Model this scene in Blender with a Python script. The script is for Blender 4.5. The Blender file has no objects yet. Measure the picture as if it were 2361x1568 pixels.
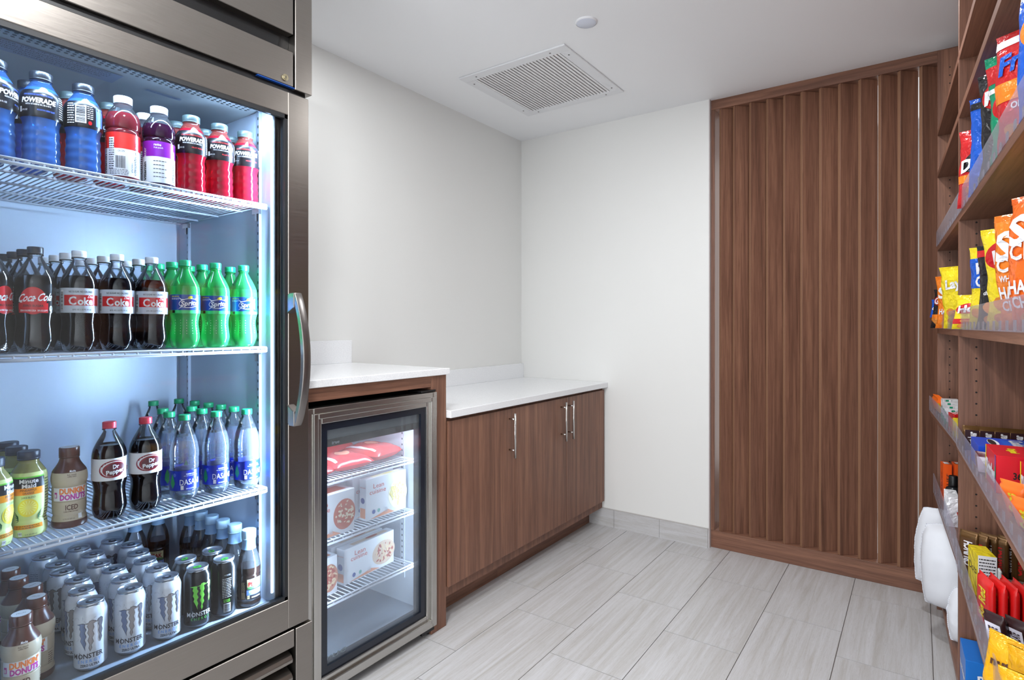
import bpy, bmesh, math, random
from mathutils import Vector, Matrix, noise
random.seed(7)
S = bpy.context.scene
COL = S.collection
PI = math.pi
# ------------------------------------------------------------------ camera, light, exposure
cam = bpy.data.cameras.new('camera'); CAM = bpy.data.objects.new('camera', cam); COL.objects.link(CAM)
CAM.location = (0, 0, 1.21)
CAM.rotation_euler = (PI/2 - 0.001, -0.0002, 0.6152)
cam.sensor_width = 36; cam.lens = 1326.7/2361*36
cam.shift_y = -31.7/2361; cam.clip_start = 0.02
S.camera = CAM
S.view_settings.view_transform = 'Standard'; S.view_settings.look = 'None'
S.view_settings.exposure = -0.03; S.view_settings.gamma = 1.0; S.view_settings.use_curve_mapping = False
try:
    S.cycles.use_denoising = True; S.cycles.denoiser = 'OPENIMAGEDENOISE'
    S.cycles.transparent_max_bounces = 40; S.cycles.max_bounces = 8; S.cycles.diffuse_bounces = 4
    S.cycles.glossy_bounces = 4; S.cycles.sample_clamp_indirect = 6; S.cycles.caustics_reflective = False
    S.cycles.caustics_refractive = False
except Exception:
    pass
W = bpy.data.worlds.new('world'); S.world = W; W.use_nodes = True
W.node_tree.nodes['Background'].inputs[0].default_value = (0.95, 0.97, 1, 1)
W.node_tree.nodes['Background'].inputs[1].default_value = 1.1

def area(name, loc, rot, sx, sy, power, color=(1, 1, 1), shape='RECTANGLE', spread=PI):
    l = bpy.data.lights.new(name, 'AREA'); l.shape = shape; l.size = sx; l.size_y = sy
    l.energy = power; l.color = color; l.spread = spread
    o = bpy.data.objects.new(name, l); COL.objects.link(o); o.location = loc; o.rotation_euler = rot
    return o
ZC = 2.441            # ceiling height
XL, YB = -2.167, 3.175   # left wall, back wall
ROOM_W = (0.965, 0.985, 1.0)
DOWN = [(-1.58, 1.34, 7), (-0.30, 2.20, 12), (-0.80, 0.45, 28), (-1.0, -0.6, 26), (0.1, -1.2, 26)]  # third lamp is added out of view to brighten the refrigerator front
for i, (x, y, p) in enumerate(DOWN):
    area('downlight_lamp', (x, y, ZC-0.012), (0, 0, 0), 0.14, 0.14, p, ROOM_W, 'DISK')
# added soft fill from the open side behind the camera, tilted at the ceiling
area('rear_fill_light', (-0.6, -2.3, 1.1), (PI/2+0.8, 0, 0), 2.4, 1.9, 74, (0.93, 0.965, 1.0))
area('lobby_backlight', (-0.4, 4.2, 1.3), (-PI/2, 0, 0), 2.4, 2.2, 22, (1, 1, 1))
COOL = (0.52, 0.73, 1.0)
# refrigerator's own LED strips and freezer tube, with added fill lamps
area('refrigerator_strip_light', (-1.535, 0.955, 1.12), (0, PI/2, 1.2), 1.36, 0.014, 25, COOL)
area('refrigerator_strip_light_far', (-1.535, 0.315, 1.12), (0, PI/2, -1.1), 1.36, 0.014, 52, COOL)
area('refrigerator_top_fill', (-1.552, 0.64, 1.845), (0, 0.15, 0), 0.014, 0.6, 6, COOL)  # added fill hidden above the door opening, brightens the drinks
area('freezer_tube_light', (-1.602, 1.345, 0.828), (0, 0.15, 0), 0.02, 0.46, 1.4, (0.78, 0.90, 1.0))
area('freezer_side_fill', (-1.597, 1.611, 0.47), (0, PI/2, 1.2), 0.62, 0.008, 1.0, (0.74, 0.88, 1.0))  # added fill hidden behind the glazing bead, brightens the freezer contents
area('freezer_side_fill_far', (-1.597, 1.122, 0.47), (0, PI/2, -1.0), 0.62, 0.008, 2.4, (0.74, 0.88, 1.0))  # matching added fill on the opposite side, also out of view

# ------------------------------------------------------------------ helpers
def lin(c):
    return tuple(((x/255)/12.92 if x/255 <= 0.04045 else ((x/255+0.055)/1.055)**2.4) for x in c)
class NT:
    def __init__(s, name):
        s.m = bpy.data.materials.new(name); s.m.use_nodes = True; s.t = s.m.node_tree; s.t.nodes.clear()
        s.out = s.n('ShaderNodeOutputMaterial')
    def n(s, typ, **kw):
        o = s.t.nodes.new(typ)
        for k, v in kw.items():
            if isinstance(k, str) and hasattr(o, k) and not k.startswith('i_'): setattr(o, k, v)
        return o
    def l(s, a, b): s.t.links.new(a, b)
    def mixc(s, f, a, b, mode='MIX'):
        m = s.t.nodes.new('ShaderNodeMix'); m.data_type = 'RGBA'; m.blend_type = mode
        for i, v in ((0, f), (6, a), (7, b)):
            if hasattr(v, 'is_output'): s.l(v, m.inputs[i])
            else: m.inputs[i].default_value = v if i == 0 else (*v[:3], 1)
        return m.outputs[2]
    def ramp(s, f, stops):
        r = s.t.nodes.new('ShaderNodeValToRGB'); e = r.color_ramp.elements
        while len(e) < len(stops): e.new(0.5)
        for i, (p, c) in enumerate(stops): e[i].position = p; e[i].color = (*c[:3], 1)
        s.l(f, r.inputs[0]); return r.outputs[0]
    def noise(s, vec, scale, detail=3, dist=0.0, rough=0.5):
        q = s.t.nodes.new('ShaderNodeTexNoise'); q.inputs['Scale'].default_value = scale
        q.inputs['Detail'].default_value = detail; q.inputs['Distortion'].default_value = dist
        q.inputs['Roughness'].default_value = rough
        s.l(vec, q.inputs['Vector']); return q.outputs['Fac']
    def coord(s, scale=(1, 1, 1), kind='Object', rnd=False):
        c = s.t.nodes.new('ShaderNodeTexCoord'); m = s.t.nodes.new('ShaderNodeMapping')
        m.inputs['Scale'].default_value = scale; s.l(c.outputs[kind], m.inputs['Vector'])
        if rnd:
            oi = s.t.nodes.new('ShaderNodeObjectInfo'); mm = s.t.nodes.new('ShaderNodeMath'); mm.operation = 'MULTIPLY'
            mm.inputs[1].default_value = 37.0; s.l(oi.outputs['Random'], mm.inputs[0])
            cb = s.t.nodes.new('ShaderNodeCombineXYZ')
            for i in range(3): s.l(mm.outputs[0], cb.inputs[i])
            s.l(cb.outputs[0], m.inputs['Location'])
        return m.outputs[0]
    def bsdf(s, color=None, rough=0.5, metal=0.0, **kw):
        p = s.t.nodes.new('ShaderNodeBsdfPrincipled')
        if color is not None:
            if hasattr(color, 'is_output'): s.l(color, p.inputs['Base Color'])
            else: p.inputs['Base Color'].default_value = (*color[:3], 1)
        if hasattr(rough, 'is_output'): s.l(rough, p.inputs['Roughness'])
        else: p.inputs['Roughness'].default_value = rough
        p.inputs['Metallic'].default_value = metal
        for k, v in kw.items(): p.inputs[k.replace('_', ' ')].default_value = v
        return p
    def bump(s, p, h, strength=0.2, dist=0.001):
        b = s.t.nodes.new('ShaderNodeBump'); b.inputs['Strength'].default_value = strength
        b.inputs['Distance'].default_value = dist; s.l(h, b.inputs['Height']); s.l(b.outputs[0], p.inputs['Normal'])
    def done(s, sh): s.l(sh, s.out.inputs[0]); return s.m
_pc = {}
def P(c, rough=0.45, metal=0.0, **kw):
    k = (c, rough, metal, tuple(sorted(kw.items())))
    if k not in _pc:
        t = NT('paint_%d_%d_%d' % c); _pc[k] = t.done(t.bsdf(lin(c), rough, metal, **kw).outputs[0])
    return _pc[k]
def wood(name, axis, tone=1.0):
    t = NT(name); sc = {'Z': (26, 26, 0.8), 'X': (0.8, 26, 26), 'Y': (26, 0.8, 26)}[axis]
    v = t.coord(sc, 'Object', True)
    big = t.noise(v, 0.9, 3, 1.6); fine = t.noise(v, 7.0, 5, 0.6, 0.65)
    a = t.ramp(big, [(0.28, tuple(x*tone for x in lin((104, 72, 58)))), (0.5, tuple(x*tone for x in lin((126, 88, 71)))), (0.75, tuple(x*tone for x in lin((146, 105, 84))))])
    b = t.ramp(fine, [(0.36, (0.62, 0.60, 0.58)), (0.55, (1, 1, 1))])
    c = t.mixc(0.75, a, b, 'MULTIPLY')
    p = t.bsdf(c, 0.42, 0, Specular_IOR_Level=0.35); t.bump(p, fine, 0.12, 0.0006)
    return t.done(p.outputs[0])
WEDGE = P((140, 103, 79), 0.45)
WZ, WX, WY = wood('walnut_laminate_upright', 'Z'), wood('walnut_laminate_cross', 'X'), wood('walnut_laminate_long', 'Y')
def steel(name, sc, col=(150, 144, 138), rough=0.3):
    t = NT(name); v = t.coord(sc); f = t.noise(v, 60, 4)
    c = t.mixc(f, tuple(x*0.82 for x in lin(col)), lin(col))
    r = t.n('ShaderNodeMapRange'); t.l(f, r.inputs[0]); r.inputs[3].default_value = rough-0.05; r.inputs[4].default_value = rough+0.08
    p = t.bsdf(c, r.outputs[0], 1.0); t.bump(p, f, 0.05, 0.0003); return t.done(p.outputs[0])
STEEL_H = steel('brushed_steel_horizontal', (12, 0.25, 12)); STEEL_V = steel('brushed_steel_vertical', (12, 12, 0.25))
STEEL_B = steel('bright_trim_steel', (12, 12, 0.2), (196, 194, 190), 0.22)
CHROME = P((205, 203, 200), 0.18, 1.0); BLACK = P((14, 14, 16), 0.4); RUBBER = P((24, 25, 28), 0.6)
def thin(name, tint=(1, 1, 1), extra=None, f0=1.45, haze=0.0, rough=0.02, hcol=(0.9, 0.95, 1)):
    """thin clear sheet: transparent + fresnel gloss, optional milky part"""
    t = NT(name); tr = t.n('ShaderNodeBsdfTransparent'); tr.inputs[0].default_value = (*tint, 1)
    g = t.n('ShaderNodeBsdfGlossy'); g.inputs['Roughness'].default_value = rough
    base = tr.outputs[0]
    if haze > 0:
        d = t.n('ShaderNodeBsdfDiffuse'); d.inputs[0].default_value = (*hcol, 1)
        tl = t.n('ShaderNodeBsdfTranslucent'); tl.inputs[0].default_value = (*hcol, 1)
        m1 = t.n('ShaderNodeMixShader'); m1.inputs[0].default_value = 0.5; t.l(d.outputs[0], m1.inputs[1]); t.l(tl.outputs[0], m1.inputs[2])
        m0 = t.n('ShaderNodeMixShader'); m0.inputs[0].default_value = haze; t.l(base, m0.inputs[1]); t.l(m1.outputs[0], m0.inputs[2]); base = m0.outputs[0]
    m = t.n('ShaderNodeMixShader')
    if f0 is None: m.inputs[0].default_value = 0.09
    else: fr = t.n('ShaderNodeFresnel'); fr.inputs[0].default_value = f0; t.l(fr.outputs[0], m.inputs[0])
    t.l(base, m.inputs[1]) if False else None; t.l(base, m.inputs[1]); t.l(g.outputs[0], m.inputs[2])
    return t.done(m.outputs[0])
GLASS = thin('door_glass', (0.96, 0.98, 1.0), f0=1.35)
FROSTED = thin('frosted_door_glass', (0.95, 0.97, 1.0), f0=1.25, haze=0.13)
PET = thin('clear_bottle_plastic', (0.93, 0.95, 0.98), f0=1.45, haze=0.06, rough=0.06)
WATER = thin('water_filled_plastic', (0.86, 0.91, 1.0), f0=1.5, haze=0.16, rough=0.06, hcol=(0.75, 0.85, 1))
GREENP = thin('green_bottle_plastic', (0.25, 0.85, 0.42), f0=1.5, haze=0.35, rough=0.06, hcol=(0.10, 0.75, 0.25))
GREENL = thin('lemon_lime_soda', (0.18, 0.75, 0.30), f0=1.5, haze=0.55, rough=0.08, hcol=(0.10, 0.78, 0.25))
ACRYL = thin('clear_acrylic', (0.93, 0.93, 0.97), f0=None, haze=0.22, rough=0.08, hcol=(0.8, 0.8, 0.9))  # milky haze is mixed into the colour for the lips' whitish reflection
def emis(name, col, st):
    t = NT(name); e = t.n('ShaderNodeEmission'); e.inputs[0].default_value = (*col, 1); e.inputs[1].default_value = st
    return t.done(e.outputs[0])
def paint_wall(name, col, sc=220):
    t = NT(name); v = t.coord(); f = t.noise(v, sc, 2); g = t.noise(v, 1.2, 2)
    c = t.mixc(g, tuple(x*0.97 for x in lin(col)), lin(col)); p = t.bsdf(c, 0.75); t.bump(p, f, 0.06, 0.0006); return t.done(p.outputs[0])
WALL = paint_wall('wall_paint', (226, 226, 224)); CEIL = paint_wall('ceiling_paint', (238, 239, 241))
def quartz():
    t = NT('white_quartz'); v = t.coord(); f = t.noise(v, 300, 2)
    c = t.ramp(f, [(0.3, lin((222, 223, 226))), (0.6, lin((236, 237, 239)))]); return t.done(t.bsdf(c, 0.16).outputs[0])
QUARTZ = quartz()
def tilemat(name='striated_grey_tile', sc3=(34, 1.3, 34)):
    t = NT(name); a = t.n('ShaderNodeAttribute', attribute_name='tile'); 
    c = t.n('ShaderNodeTexCoord'); add = t.n('ShaderNodeVectorMath', operation='ADD'); sc = t.n('ShaderNodeVectorMath', operation='SCALE')
    sc.inputs[3].default_value = 9.0; t.l(a.outputs['Color'], sc.inputs[0]); t.l(c.outputs['Object'], add.inputs[0]); t.l(sc.outputs[0], add.inputs[1])
    mp = t.n('ShaderNodeMapping'); mp.inputs['Scale'].default_value = sc3; t.l(add.outputs[0], mp.inputs[0])
    f = t.noise(mp.outputs[0], 1.1, 6, 1.0, 0.62); g = t.noise(mp.outputs[0], 5.0, 4, 1.5, 0.6)
    b = t.ramp(f, [(0.30, lin((176, 173, 170))), (0.5, lin((190, 189, 190))), (0.7, lin((200, 200, 203)))])
    vein = t.ramp(g, [(0.455, (1, 1, 1)), (0.495, (0.80, 0.77, 0.74)), (0.525, (1, 1, 1))])
    cc = t.mixc(0.65, b, vein, 'MULTIPLY')
    p = t.bsdf(cc, 0.34, 0, Specular_IOR_Level=0.4); return t.done(p.outputs[0])
TILE = tilemat(); TILEB = tilemat('striated_baseboard_tile', (2.0, 30, 34)); GROUT = P((92, 84, 80), 0.9)

class M:
    def __init__(s): s.v = []; s.f = []; s.mi = []; s.sm = []
    def quad(s, a, b, c, d, m=0): s.poly([a, b, c, d], m)
    def poly(s, pts, m=0, smooth=False):
        i = len(s.v); s.v += [tuple(p) for p in pts]; s.f.append(tuple(range(i, i+len(pts)))); s.mi.append(m); s.sm.append(smooth)
    def box(s, x0, x1, y0, y1, z0, z1, m=0):
        if x0 > x1: x0, x1 = x1, x0
        if y0 > y1: y0, y1 = y1, y0
        if z0 > z1: z0, z1 = z1, z0
        i = len(s.v); s.v += [(x, y, z) for x in (x0, x1) for y in (y0, y1) for z in (z0, z1)]
        for q in ((0, 1, 3, 2), (4, 6, 7, 5), (0, 4, 5, 1), (2, 3, 7, 6), (0, 2, 6, 4), (1, 5, 7, 3)):
            s.f.append(tuple(i+k for k in q)); s.mi.append(m); s.sm.append(False)
        return s
    def prism(s, pts, axis, a, b, m=0, smooth=False):
        """2D polygon extruded along axis; pts in the two other axes (order x,y,z)"""
        def mk(p, t): return {'x': (t, p[0], p[1]), 'y': (p[0], t, p[1]), 'z': (p[0], p[1], t)}[axis]
        n = len(pts); i = len(s.v); s.v += [mk(p, a) for p in pts] + [mk(p, b) for p in pts]
        s.f.append(tuple(range(i, i+n))[::-1]); s.f.append(tuple(range(i+n, i+2*n))); s.mi += [m, m]; s.sm += [False, False]
        for k in range(n):
            s.f.append((i+k, i+(k+1) % n, i+n+(k+1) % n, i+n+k)); s.mi.append(m); s.sm.append(smooth)
        return s
    def lathe(s, prof, n=28, c=(0, 0, 0), mats=None, cap=True, rmod=None):
        i = len(s.v)
        for j, (r, z) in enumerate(prof):
            for k in range(n):
                a = 2*PI*k/n; rr = r*(rmod(a, z) if rmod else 1)
                s.v.append((c[0]+rr*math.cos(a), c[1]+rr*math.sin(a), c[2]+z))
        for j in range(len(prof)-1):
            m = mats[j] if mats else 0
            for k in range(n):
                s.f.append((i+j*n+k, i+j*n+(k+1) % n, i+(j+1)*n+(k+1) % n, i+(j+1)*n+k)); s.mi.append(m); s.sm.append(True)
        if cap:
            s.f.append(tuple(i+k for k in range(n))[::-1]); s.mi.append(mats[0] if mats else 0); s.sm.append(False)
            q = i+(len(prof)-1)*n; s.f.append(tuple(q+k for k in range(n))); s.mi.append(mats[-1] if mats else 0); s.sm.append(False)
        return s
    def rod(s, a, b, r, n=8, m=0):
        a = Vector(a); b = Vector(b); d = (b-a).normalized(); u = d.orthogonal().normalized(); w = d.cross(u); i = len(s.v)
        for p in (a, b):
            for k in range(n):
                t = 2*PI*k/n; s.v.append(tuple(p+u*math.cos(t)*r+w*math.sin(t)*r))
        for k in range(n):
            s.f.append((i+k, i+(k+1) % n, i+n+(k+1) % n, i+n+k)); s.mi.append(m); s.sm.append(True)
        s.f.append(tuple(i+k for k in range(n))[::-1]); s.f.append(tuple(i+n+k for k in range(n))); s.mi += [m, m]; s.sm += [False, False]
        return s
    # ---- printed artwork laid on a surface map f(u, v, eps)
    def rect(s, f, u0, u1, v0, v1, m, e=0.0004, du=0.004, dv=0.02):
        nu = max(1, int(math.ceil(abs(u1-u0)/du))); nv = max(1, int(math.ceil(abs(v1-v0)/dv)))
        i = len(s.v)
        for b in range(nv+1):
            for a in range(nu+1): s.v.append(f(u0+(u1-u0)*a/nu, v0+(v1-v0)*b/nv, e))
        for b in range(nv):
            for a in range(nu):
                k = i+b*(nu+1)+a; s.f.append((k, k+1, k+nu+2, k+nu+1)); s.mi.append(m); s.sm.append(True)
    def disc(s, f, u, v, ru, rv, m, e=0.0004, n=24, rings=3, rot=0):
        i = len(s.v); s.v.append(f(u, v, e))
        for q in range(1, rings+1):
            for k in range(n):
                a = 2*PI*k/n; x = ru*math.cos(a)*q/rings; y = rv*math.sin(a)*q/rings
                s.v.append(f(u+x*math.cos(rot)-y*math.sin(rot), v+x*math.sin(rot)+y*math.cos(rot), e))
        for k in range(n):
            s.f.append((i, i+1+k, i+1+(k+1) % n)); s.mi.append(m); s.sm.append(True)
        for q in range(rings-1):
            for k in range(n):
                a = i+1+q*n; s.f.append((a+k, a+n+k, a+n+(k+1) % n, a+(k+1) % n)); s.mi.append(m); s.sm.append(True)
    def pgon(s, f, pts, m, e=0.0006):
        s.poly([f(x, y, e) for x, y in pts], m)
    def text(s, f, txt, u, v, h, m, w=None, shear=0.0, bold=0.0, e=0.0006, rot=0.0):
        vs, fs = glyphs(txt, bold)
        x0 = min(p[0] for p in vs); x1 = max(p[0] for p in vs); k = h/0.70; kx = k if w is None else w/(x1-x0)
        cr, sr = math.cos(rot), math.sin(rot); i = len(s.v)
        for x, y in vs:
            X = (x-(x0+x1)/2)*kx + shear*y*k; Y = y*k-h/2
            s.v.append(f(u+X*cr-Y*sr, v+X*sr+Y*cr, e))
        for q in fs: s.f.append(tuple(i+a for a in q)); s.mi.append(m); s.sm.append(False)
    def build(s, name, mats, parent=None, bevel=0.0, seg=1, loc=None, autos=True):
        me = bpy.data.meshes.new(name); me.from_pydata(s.v, [], s.f); me.update()
        for m in (mats if isinstance(mats, (list, tuple)) else [mats]): me.materials.append(m)
        me.polygons.foreach_set('material_index', s.mi); me.polygons.foreach_set('use_smooth', s.sm)
        o = bpy.data.objects.new(name, me); COL.objects.link(o)
        if parent: o.parent = parent
        if loc: o.location = loc
        if bevel:
            b = o.modifiers.new('bevel', 'BEVEL'); b.width = bevel; b.segments = seg; b.limit_method = 'ANGLE'; b.angle_limit = 0.6
        return o
_g = {}
def glyphs(txt, bold=0.0):
    k = (txt, bold)
    if k not in _g:
        c = bpy.data.curves.new('t', 'FONT'); c.body = txt; c.size = 1.0; c.resolution_u = 2; c.offset = bold; c.fill_mode = 'FRONT'
        o = bpy.data.objects.new('t', c); COL.objects.link(o); dg = bpy.context.evaluated_depsgraph_get()
        me = o.evaluated_get(dg).to_mesh(); _g[k] = ([(v.co.x, v.co.y) for v in me.vertices], [tuple(p.vertices) for p in me.polygons])
        o.evaluated_get(dg).to_mesh_clear(); bpy.data.objects.remove(o); bpy.data.curves.remove(c)
    return _g[k]
def tag(o, label=None, cat=None, group=None, kind=None):
    if label: o['label'] = label
    if cat: o['category'] = cat
    if group: o['group'] = group
    if kind: o['kind'] = kind
    return o
def thing(name, label, cat, loc=(0, 0, 0), rz=0.0, group=None):
    o = bpy.data.objects.new(name, None); COL.objects.link(o); o.empty_display_size = 0.05
    o.location = loc; o.rotation_euler = (0, 0, rz); return tag(o, label, cat, group)
def dup(root, loc, rz, label, group=None):
    r = root.copy(); COL.objects.link(r); r.location = loc; r.rotation_euler = (0, 0, rz); r['label'] = label
    if group: r['group'] = group
    for ch in list(root.children):
        c = ch.copy(); COL.objects.link(c); c.parent = r
        for g in list(ch.children):
            d = g.copy(); COL.objects.link(d); d.parent = c
    return r
def struct(name, mb, mats, bevel=0.0): return tag(mb.build(name, mats, bevel=bevel), kind='structure')

exec_stage = []
# ------------------------------------------------------------------ room shell
XR, YR = 0.62, -2.4; YO = 4.4
m = M()
m.box(-2.5, 1.4, YR, YO+0.1, -0.06, -0.0022, 1)
tiles = []
def joint(n): return 2.02-0.2*n+0.0
for n in range(-3, 12):
    x0 = -1.405+0.2895*n; x1 = x0+0.2895; y = joint(n) - 0.5935*14
    while y < YO:
        a, b = max(y, YR), min(y+0.5935, YO)
        if b-a > 0.02 and x0 < 1.3:
            i = len(m.v); g = 0.0013
            m.poly([(x0+g, a+g, 0), (x1-g, a+g, 0), (x1-g, b-g, 0), (x0+g, b-g, 0)], 0); tiles.append((len(m.f)-1, random.random(), random.random()))
            m.box(x0+g, x1-g, a+g, b-g, -0.003, -0.0001, 0)
        y += 0.5935
fl = m.build('floor', [TILE, GROUT]); tag(fl, kind='structure')
at = fl.data.attributes.new('tile', 'FLOAT_COLOR', 'CORNER')
for fi, a, b in tiles:
    for li in fl.data.polygons[fi].loop_indices: at.data[li].color = (a, b, a*b, 1)
struct('ceiling', M().box(-2.5, 1.4, YR, YO+0.1, ZC, ZC+0.08), CEIL)
struct('wall_left', M().box(XL-0.1, XL, YR, YB+0.1, 0, ZC), WALL)
struct('wall_back', M().box(XL, -0.931, YB, YB+0.12, 0, ZC), WALL)
struct('wall_right', M().box(XR, XR+0.1, YR, 3.26, 0, ZC), WALL)
struct('wall_lobby', M().box(-2.5, 1.4, YO, YO+0.1, 0, ZC), WALL)
# tiled baseboard along the back wall
m = M()
for a, b in ((-1.66, -1.489), (-1.489, -1.207), (-1.207, -0.934)): m.box(a+0.0008, b-0.0008, YB-0.011, YB, 0, 0.104)
m.box(-1.66, -0.932, YB-0.012, YB, 0.104, 0.107, 1)
struct('baseboard_back', m, [TILEB, P((176, 172, 170), 0.3)])
struct('trim_1', M().box(-0.934, -0.928, YB-0.002, YB+0.03, 0.0, ZC), P((205, 200, 200), 0.5))

# ------------------------------------------------------------------ slatted screen
scr = thing('slatted_screen', 'tall dark walnut screen of angled vertical slats beside the white back wall', 'screen', (-0.4, 3.2, 0))
def ch(mb, name, mats, root, bevel=0.0, seg=1):
    o = mb.build(name, mats, root, bevel, seg); r = root.location
    if root.rotation_euler.z == 0: o.location = (-r.x, -r.y, -r.z)
    return o
ch(M().box(-0.928, XR, 3.2, 3.34, 0.0, 0.094), 'bottom_rail', WX, scr, 0.001)
ch(M().box(-0.928, XR, 3.2, 3.34, 2.388, ZC), 'top_rail', WX, scr, 0.001)
ch(M().box(-0.928, -0.908, 3.2, 3.34, 0.094, 2.388), 'side_post', WZ, scr, 0.001)
sx = [-0.876, -0.805, -0.722, -0.638, -0.557, -0.477, -0.393, -0.311, -0.226, -0.145, -0.069, 0.013, 0.095, 0.18, 0.27, 0.36, 0.45, 0.54]
for q, x in enumerate(sx):
    L = ((sx[q+1] if q+1 < len(sx) else x+0.085) - x - 0.0122)/0.735 + (-0.004 if q in (8, 10, 11) else 0.03 if q < 6 else 0.006)
    d = (0.735*L, 0.678*L); n = (-0.678*0.018, 0.735*0.018); c = (x, 3.186+0.016)
    m = M().prism([c, (c[0]+d[0], c[1]+d[1]), (c[0]+d[0]+n[0], c[1]+d[1]+n[1]), (c[0]+n[0], c[1]+n[1])], 'z', 0.0941, 2.3879)
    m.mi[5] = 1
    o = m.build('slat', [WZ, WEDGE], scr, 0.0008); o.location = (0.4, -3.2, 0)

# ------------------------------------------------------------------ ceiling fittings
v = thing('ceiling_vent', 'square white ceiling air vent with fine parallel louvres', 'vent', (-1.563, 2.492, ZC))
VX0, VX1, VY0, VY1 = -1.866, -1.262, 2.18, 2.803; fw = 0.055
WHITE = P((222, 223, 226), 0.4)
m = M(); z0, z1 = ZC-0.008, ZC+0.0
for a in ((VX0, VX1, VY0, VY0+fw), (VX0, VX1, VY1-fw, VY1), (VX0, VX0+fw, VY0+fw, VY1-fw), (VX1-fw, VX1, VY0+fw, VY1-fw)): m.box(*a, z0, z1)
ch(m, 'vent_frame', WHITE, v, 0.002)
m = M(); n = 27; p = (VX1-VX0-2*fw)/n
for k in range(n):
    x = VX0+fw+p*k; m.prism([(x+0.0005, ZC-0.004), (x+p*0.97, ZC-0.009), (x+p*0.99, ZC-0.0078), (x+0.002, ZC-0.0028)], 'y', VY0+fw, VY1-fw)
m.box(VX0+fw, VX1-fw, VY0+fw, VY1-fw, ZC-0.0004, ZC, 1)
ch(m, 'louvres', [P((236, 235, 236), 0.5), P((225, 224, 224), 0.8)], v)
for x, y in ((VX0+.028, VY0+.09), (VX0+.028, VY1-.09), (VX1-.028, VY0+.09), (VX1-.028, VY1-.09), (VX0+.09, VY0+.028), (VX1-.09, VY0+.028), (VX0+.09, VY1-.028), (VX1-.09, VY1-.028)):
    ch(M().lathe([(0.004, ZC-0.0095), (0.004, ZC-0.0075)], 10, (x, y, 0)), 'screw', P((120, 118, 118), 0.4, 1.0), v)
o = thing('ceiling_disc', 'small round white cover plate on the ceiling beyond the vent', 'cover plate', (-1.10, 2.078, ZC))
M().lathe([(0.0, -0.009), (0.036, -0.009), (0.040, -0.006)], 36, cap=False).build('cover', P((205, 209, 222), 0.35), o)
M().lathe([(0.040, -0.007), (0.044, -0.004), (0.044, 0.0)], 36, cap=False).build('rim', P((225, 225, 228), 0.4), o)
dl = ['front left', 'above the wood screen', 'over the aisle']
for i, (x, y, pw) in enumerate(DOWN):
    o = thing('recessed_downlight', ['recessed round ceiling light above the tall worktop', 'recessed round ceiling light nearest the slatted screen', 'added unseen ceiling light that brightens the front of the tall refrigerator', 'recessed round ceiling light behind the camera on the refrigerator side', 'recessed round ceiling light behind the camera on the snack side'][i], 'ceiling light', (x, y, ZC), 0, 'recessed downlights')
    M().lathe([(0.078, -0.009), (0.098, -0.005), (0.098, 0)], 32, cap=False).build('trim_ring', WHITE, o)
    M().lathe([(0.0, -0.002), (0.080, -0.002)], 32, cap=False).build('diffuser', emis('downlight_diffuser', (1, 0.98, 0.95), 4.0) if i == 0 else bpy.data.materials['downlight_diffuser'], o)

# ------------------------------------------------------------------ base cabinets and worktops
XD = -1.55
def cabinet(label, y0, y1, doors, end=False):
    c = thing('base_cabinet', label, 'cabinet', (-1.85, (y0+y1)/2, 0), 0, 'walnut base cabinets')
    ch(M().box(XL+0.001, XD-0.021, y0, y1, 0.105, 0.836), 'carcass', WZ, c)
    ch(M().box(-1.672, -1.654, y0, y1, 0, 0.105), 'toe_kick', WY, c)
    for a, b, h in doors:
        d = ch(M().box(XD-0.02, XD, a+0.0015, b-0.0015, 0.155 if False else 0.152, 0.823), 'door', WZ, c, 0.0008)
        hm = M().rod((XD+0.033, h, 0.600), (XD+0.033, h, 0.806), 0.0055, 12)
        for z in (0.635, 0.778): hm.rod((XD, h, z), (XD+0.033, h, z), 0.004, 8)
        hm.build('handle', CHROME, d)
    return c
cabinet('single-door walnut cabinet next to the glass-door freezer', 1.745, 2.220, [(1.748, 2.220, 2.172)])
cabinet('two-door walnut cabinet against the white back wall', 2.220, 3.174, [(2.220, 2.700, 2.644), (2.700, 3.160, 2.722)])
w = thing('worktop', 'lower white quartz worktop over the walnut cabinets', 'worktop', (-1.85, 2.45, 0.838))
ch(M().box(XL, -1.533, 1.7445, YB-0.001, 0.838, 0.868), 'slab', QUARTZ, w, 0.0015)
ch(M().box(XL, XL+0.02, 1.7445, YB-0.001, 0.868, 0.960), 'backsplash', QUARTZ, w, 0.001)
w = thing('worktop', 'raised white quartz worktop above the glass-door freezer', 'worktop', (-1.85, 1.4, 1.016))
ch(M().box(XL, -1.545, 1.08, 1.752, 1.014, 1.039), 'slab', QUARTZ, w, 0.0015)
ch(M().box(XL, XL+0.02, 1.08, 1.752, 1.039, 1.143), 'backsplash', QUARTZ, w, 0.001)
a = thing('appliance_surround', 'walnut surround framing the glass-door freezer under the raised worktop', 'surround', (-1.85, 1.7, 0))
ch(M().box(XL, -1.556, 1.655, 1.742, 0.0, 1.013), 'side_panel', WZ, a, 0.001)
ch(M().box(-1.60, -1.556, 1.082, 1.6548, 0.970, 1.013), 'top_rail', WY, a, 0.001)

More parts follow.
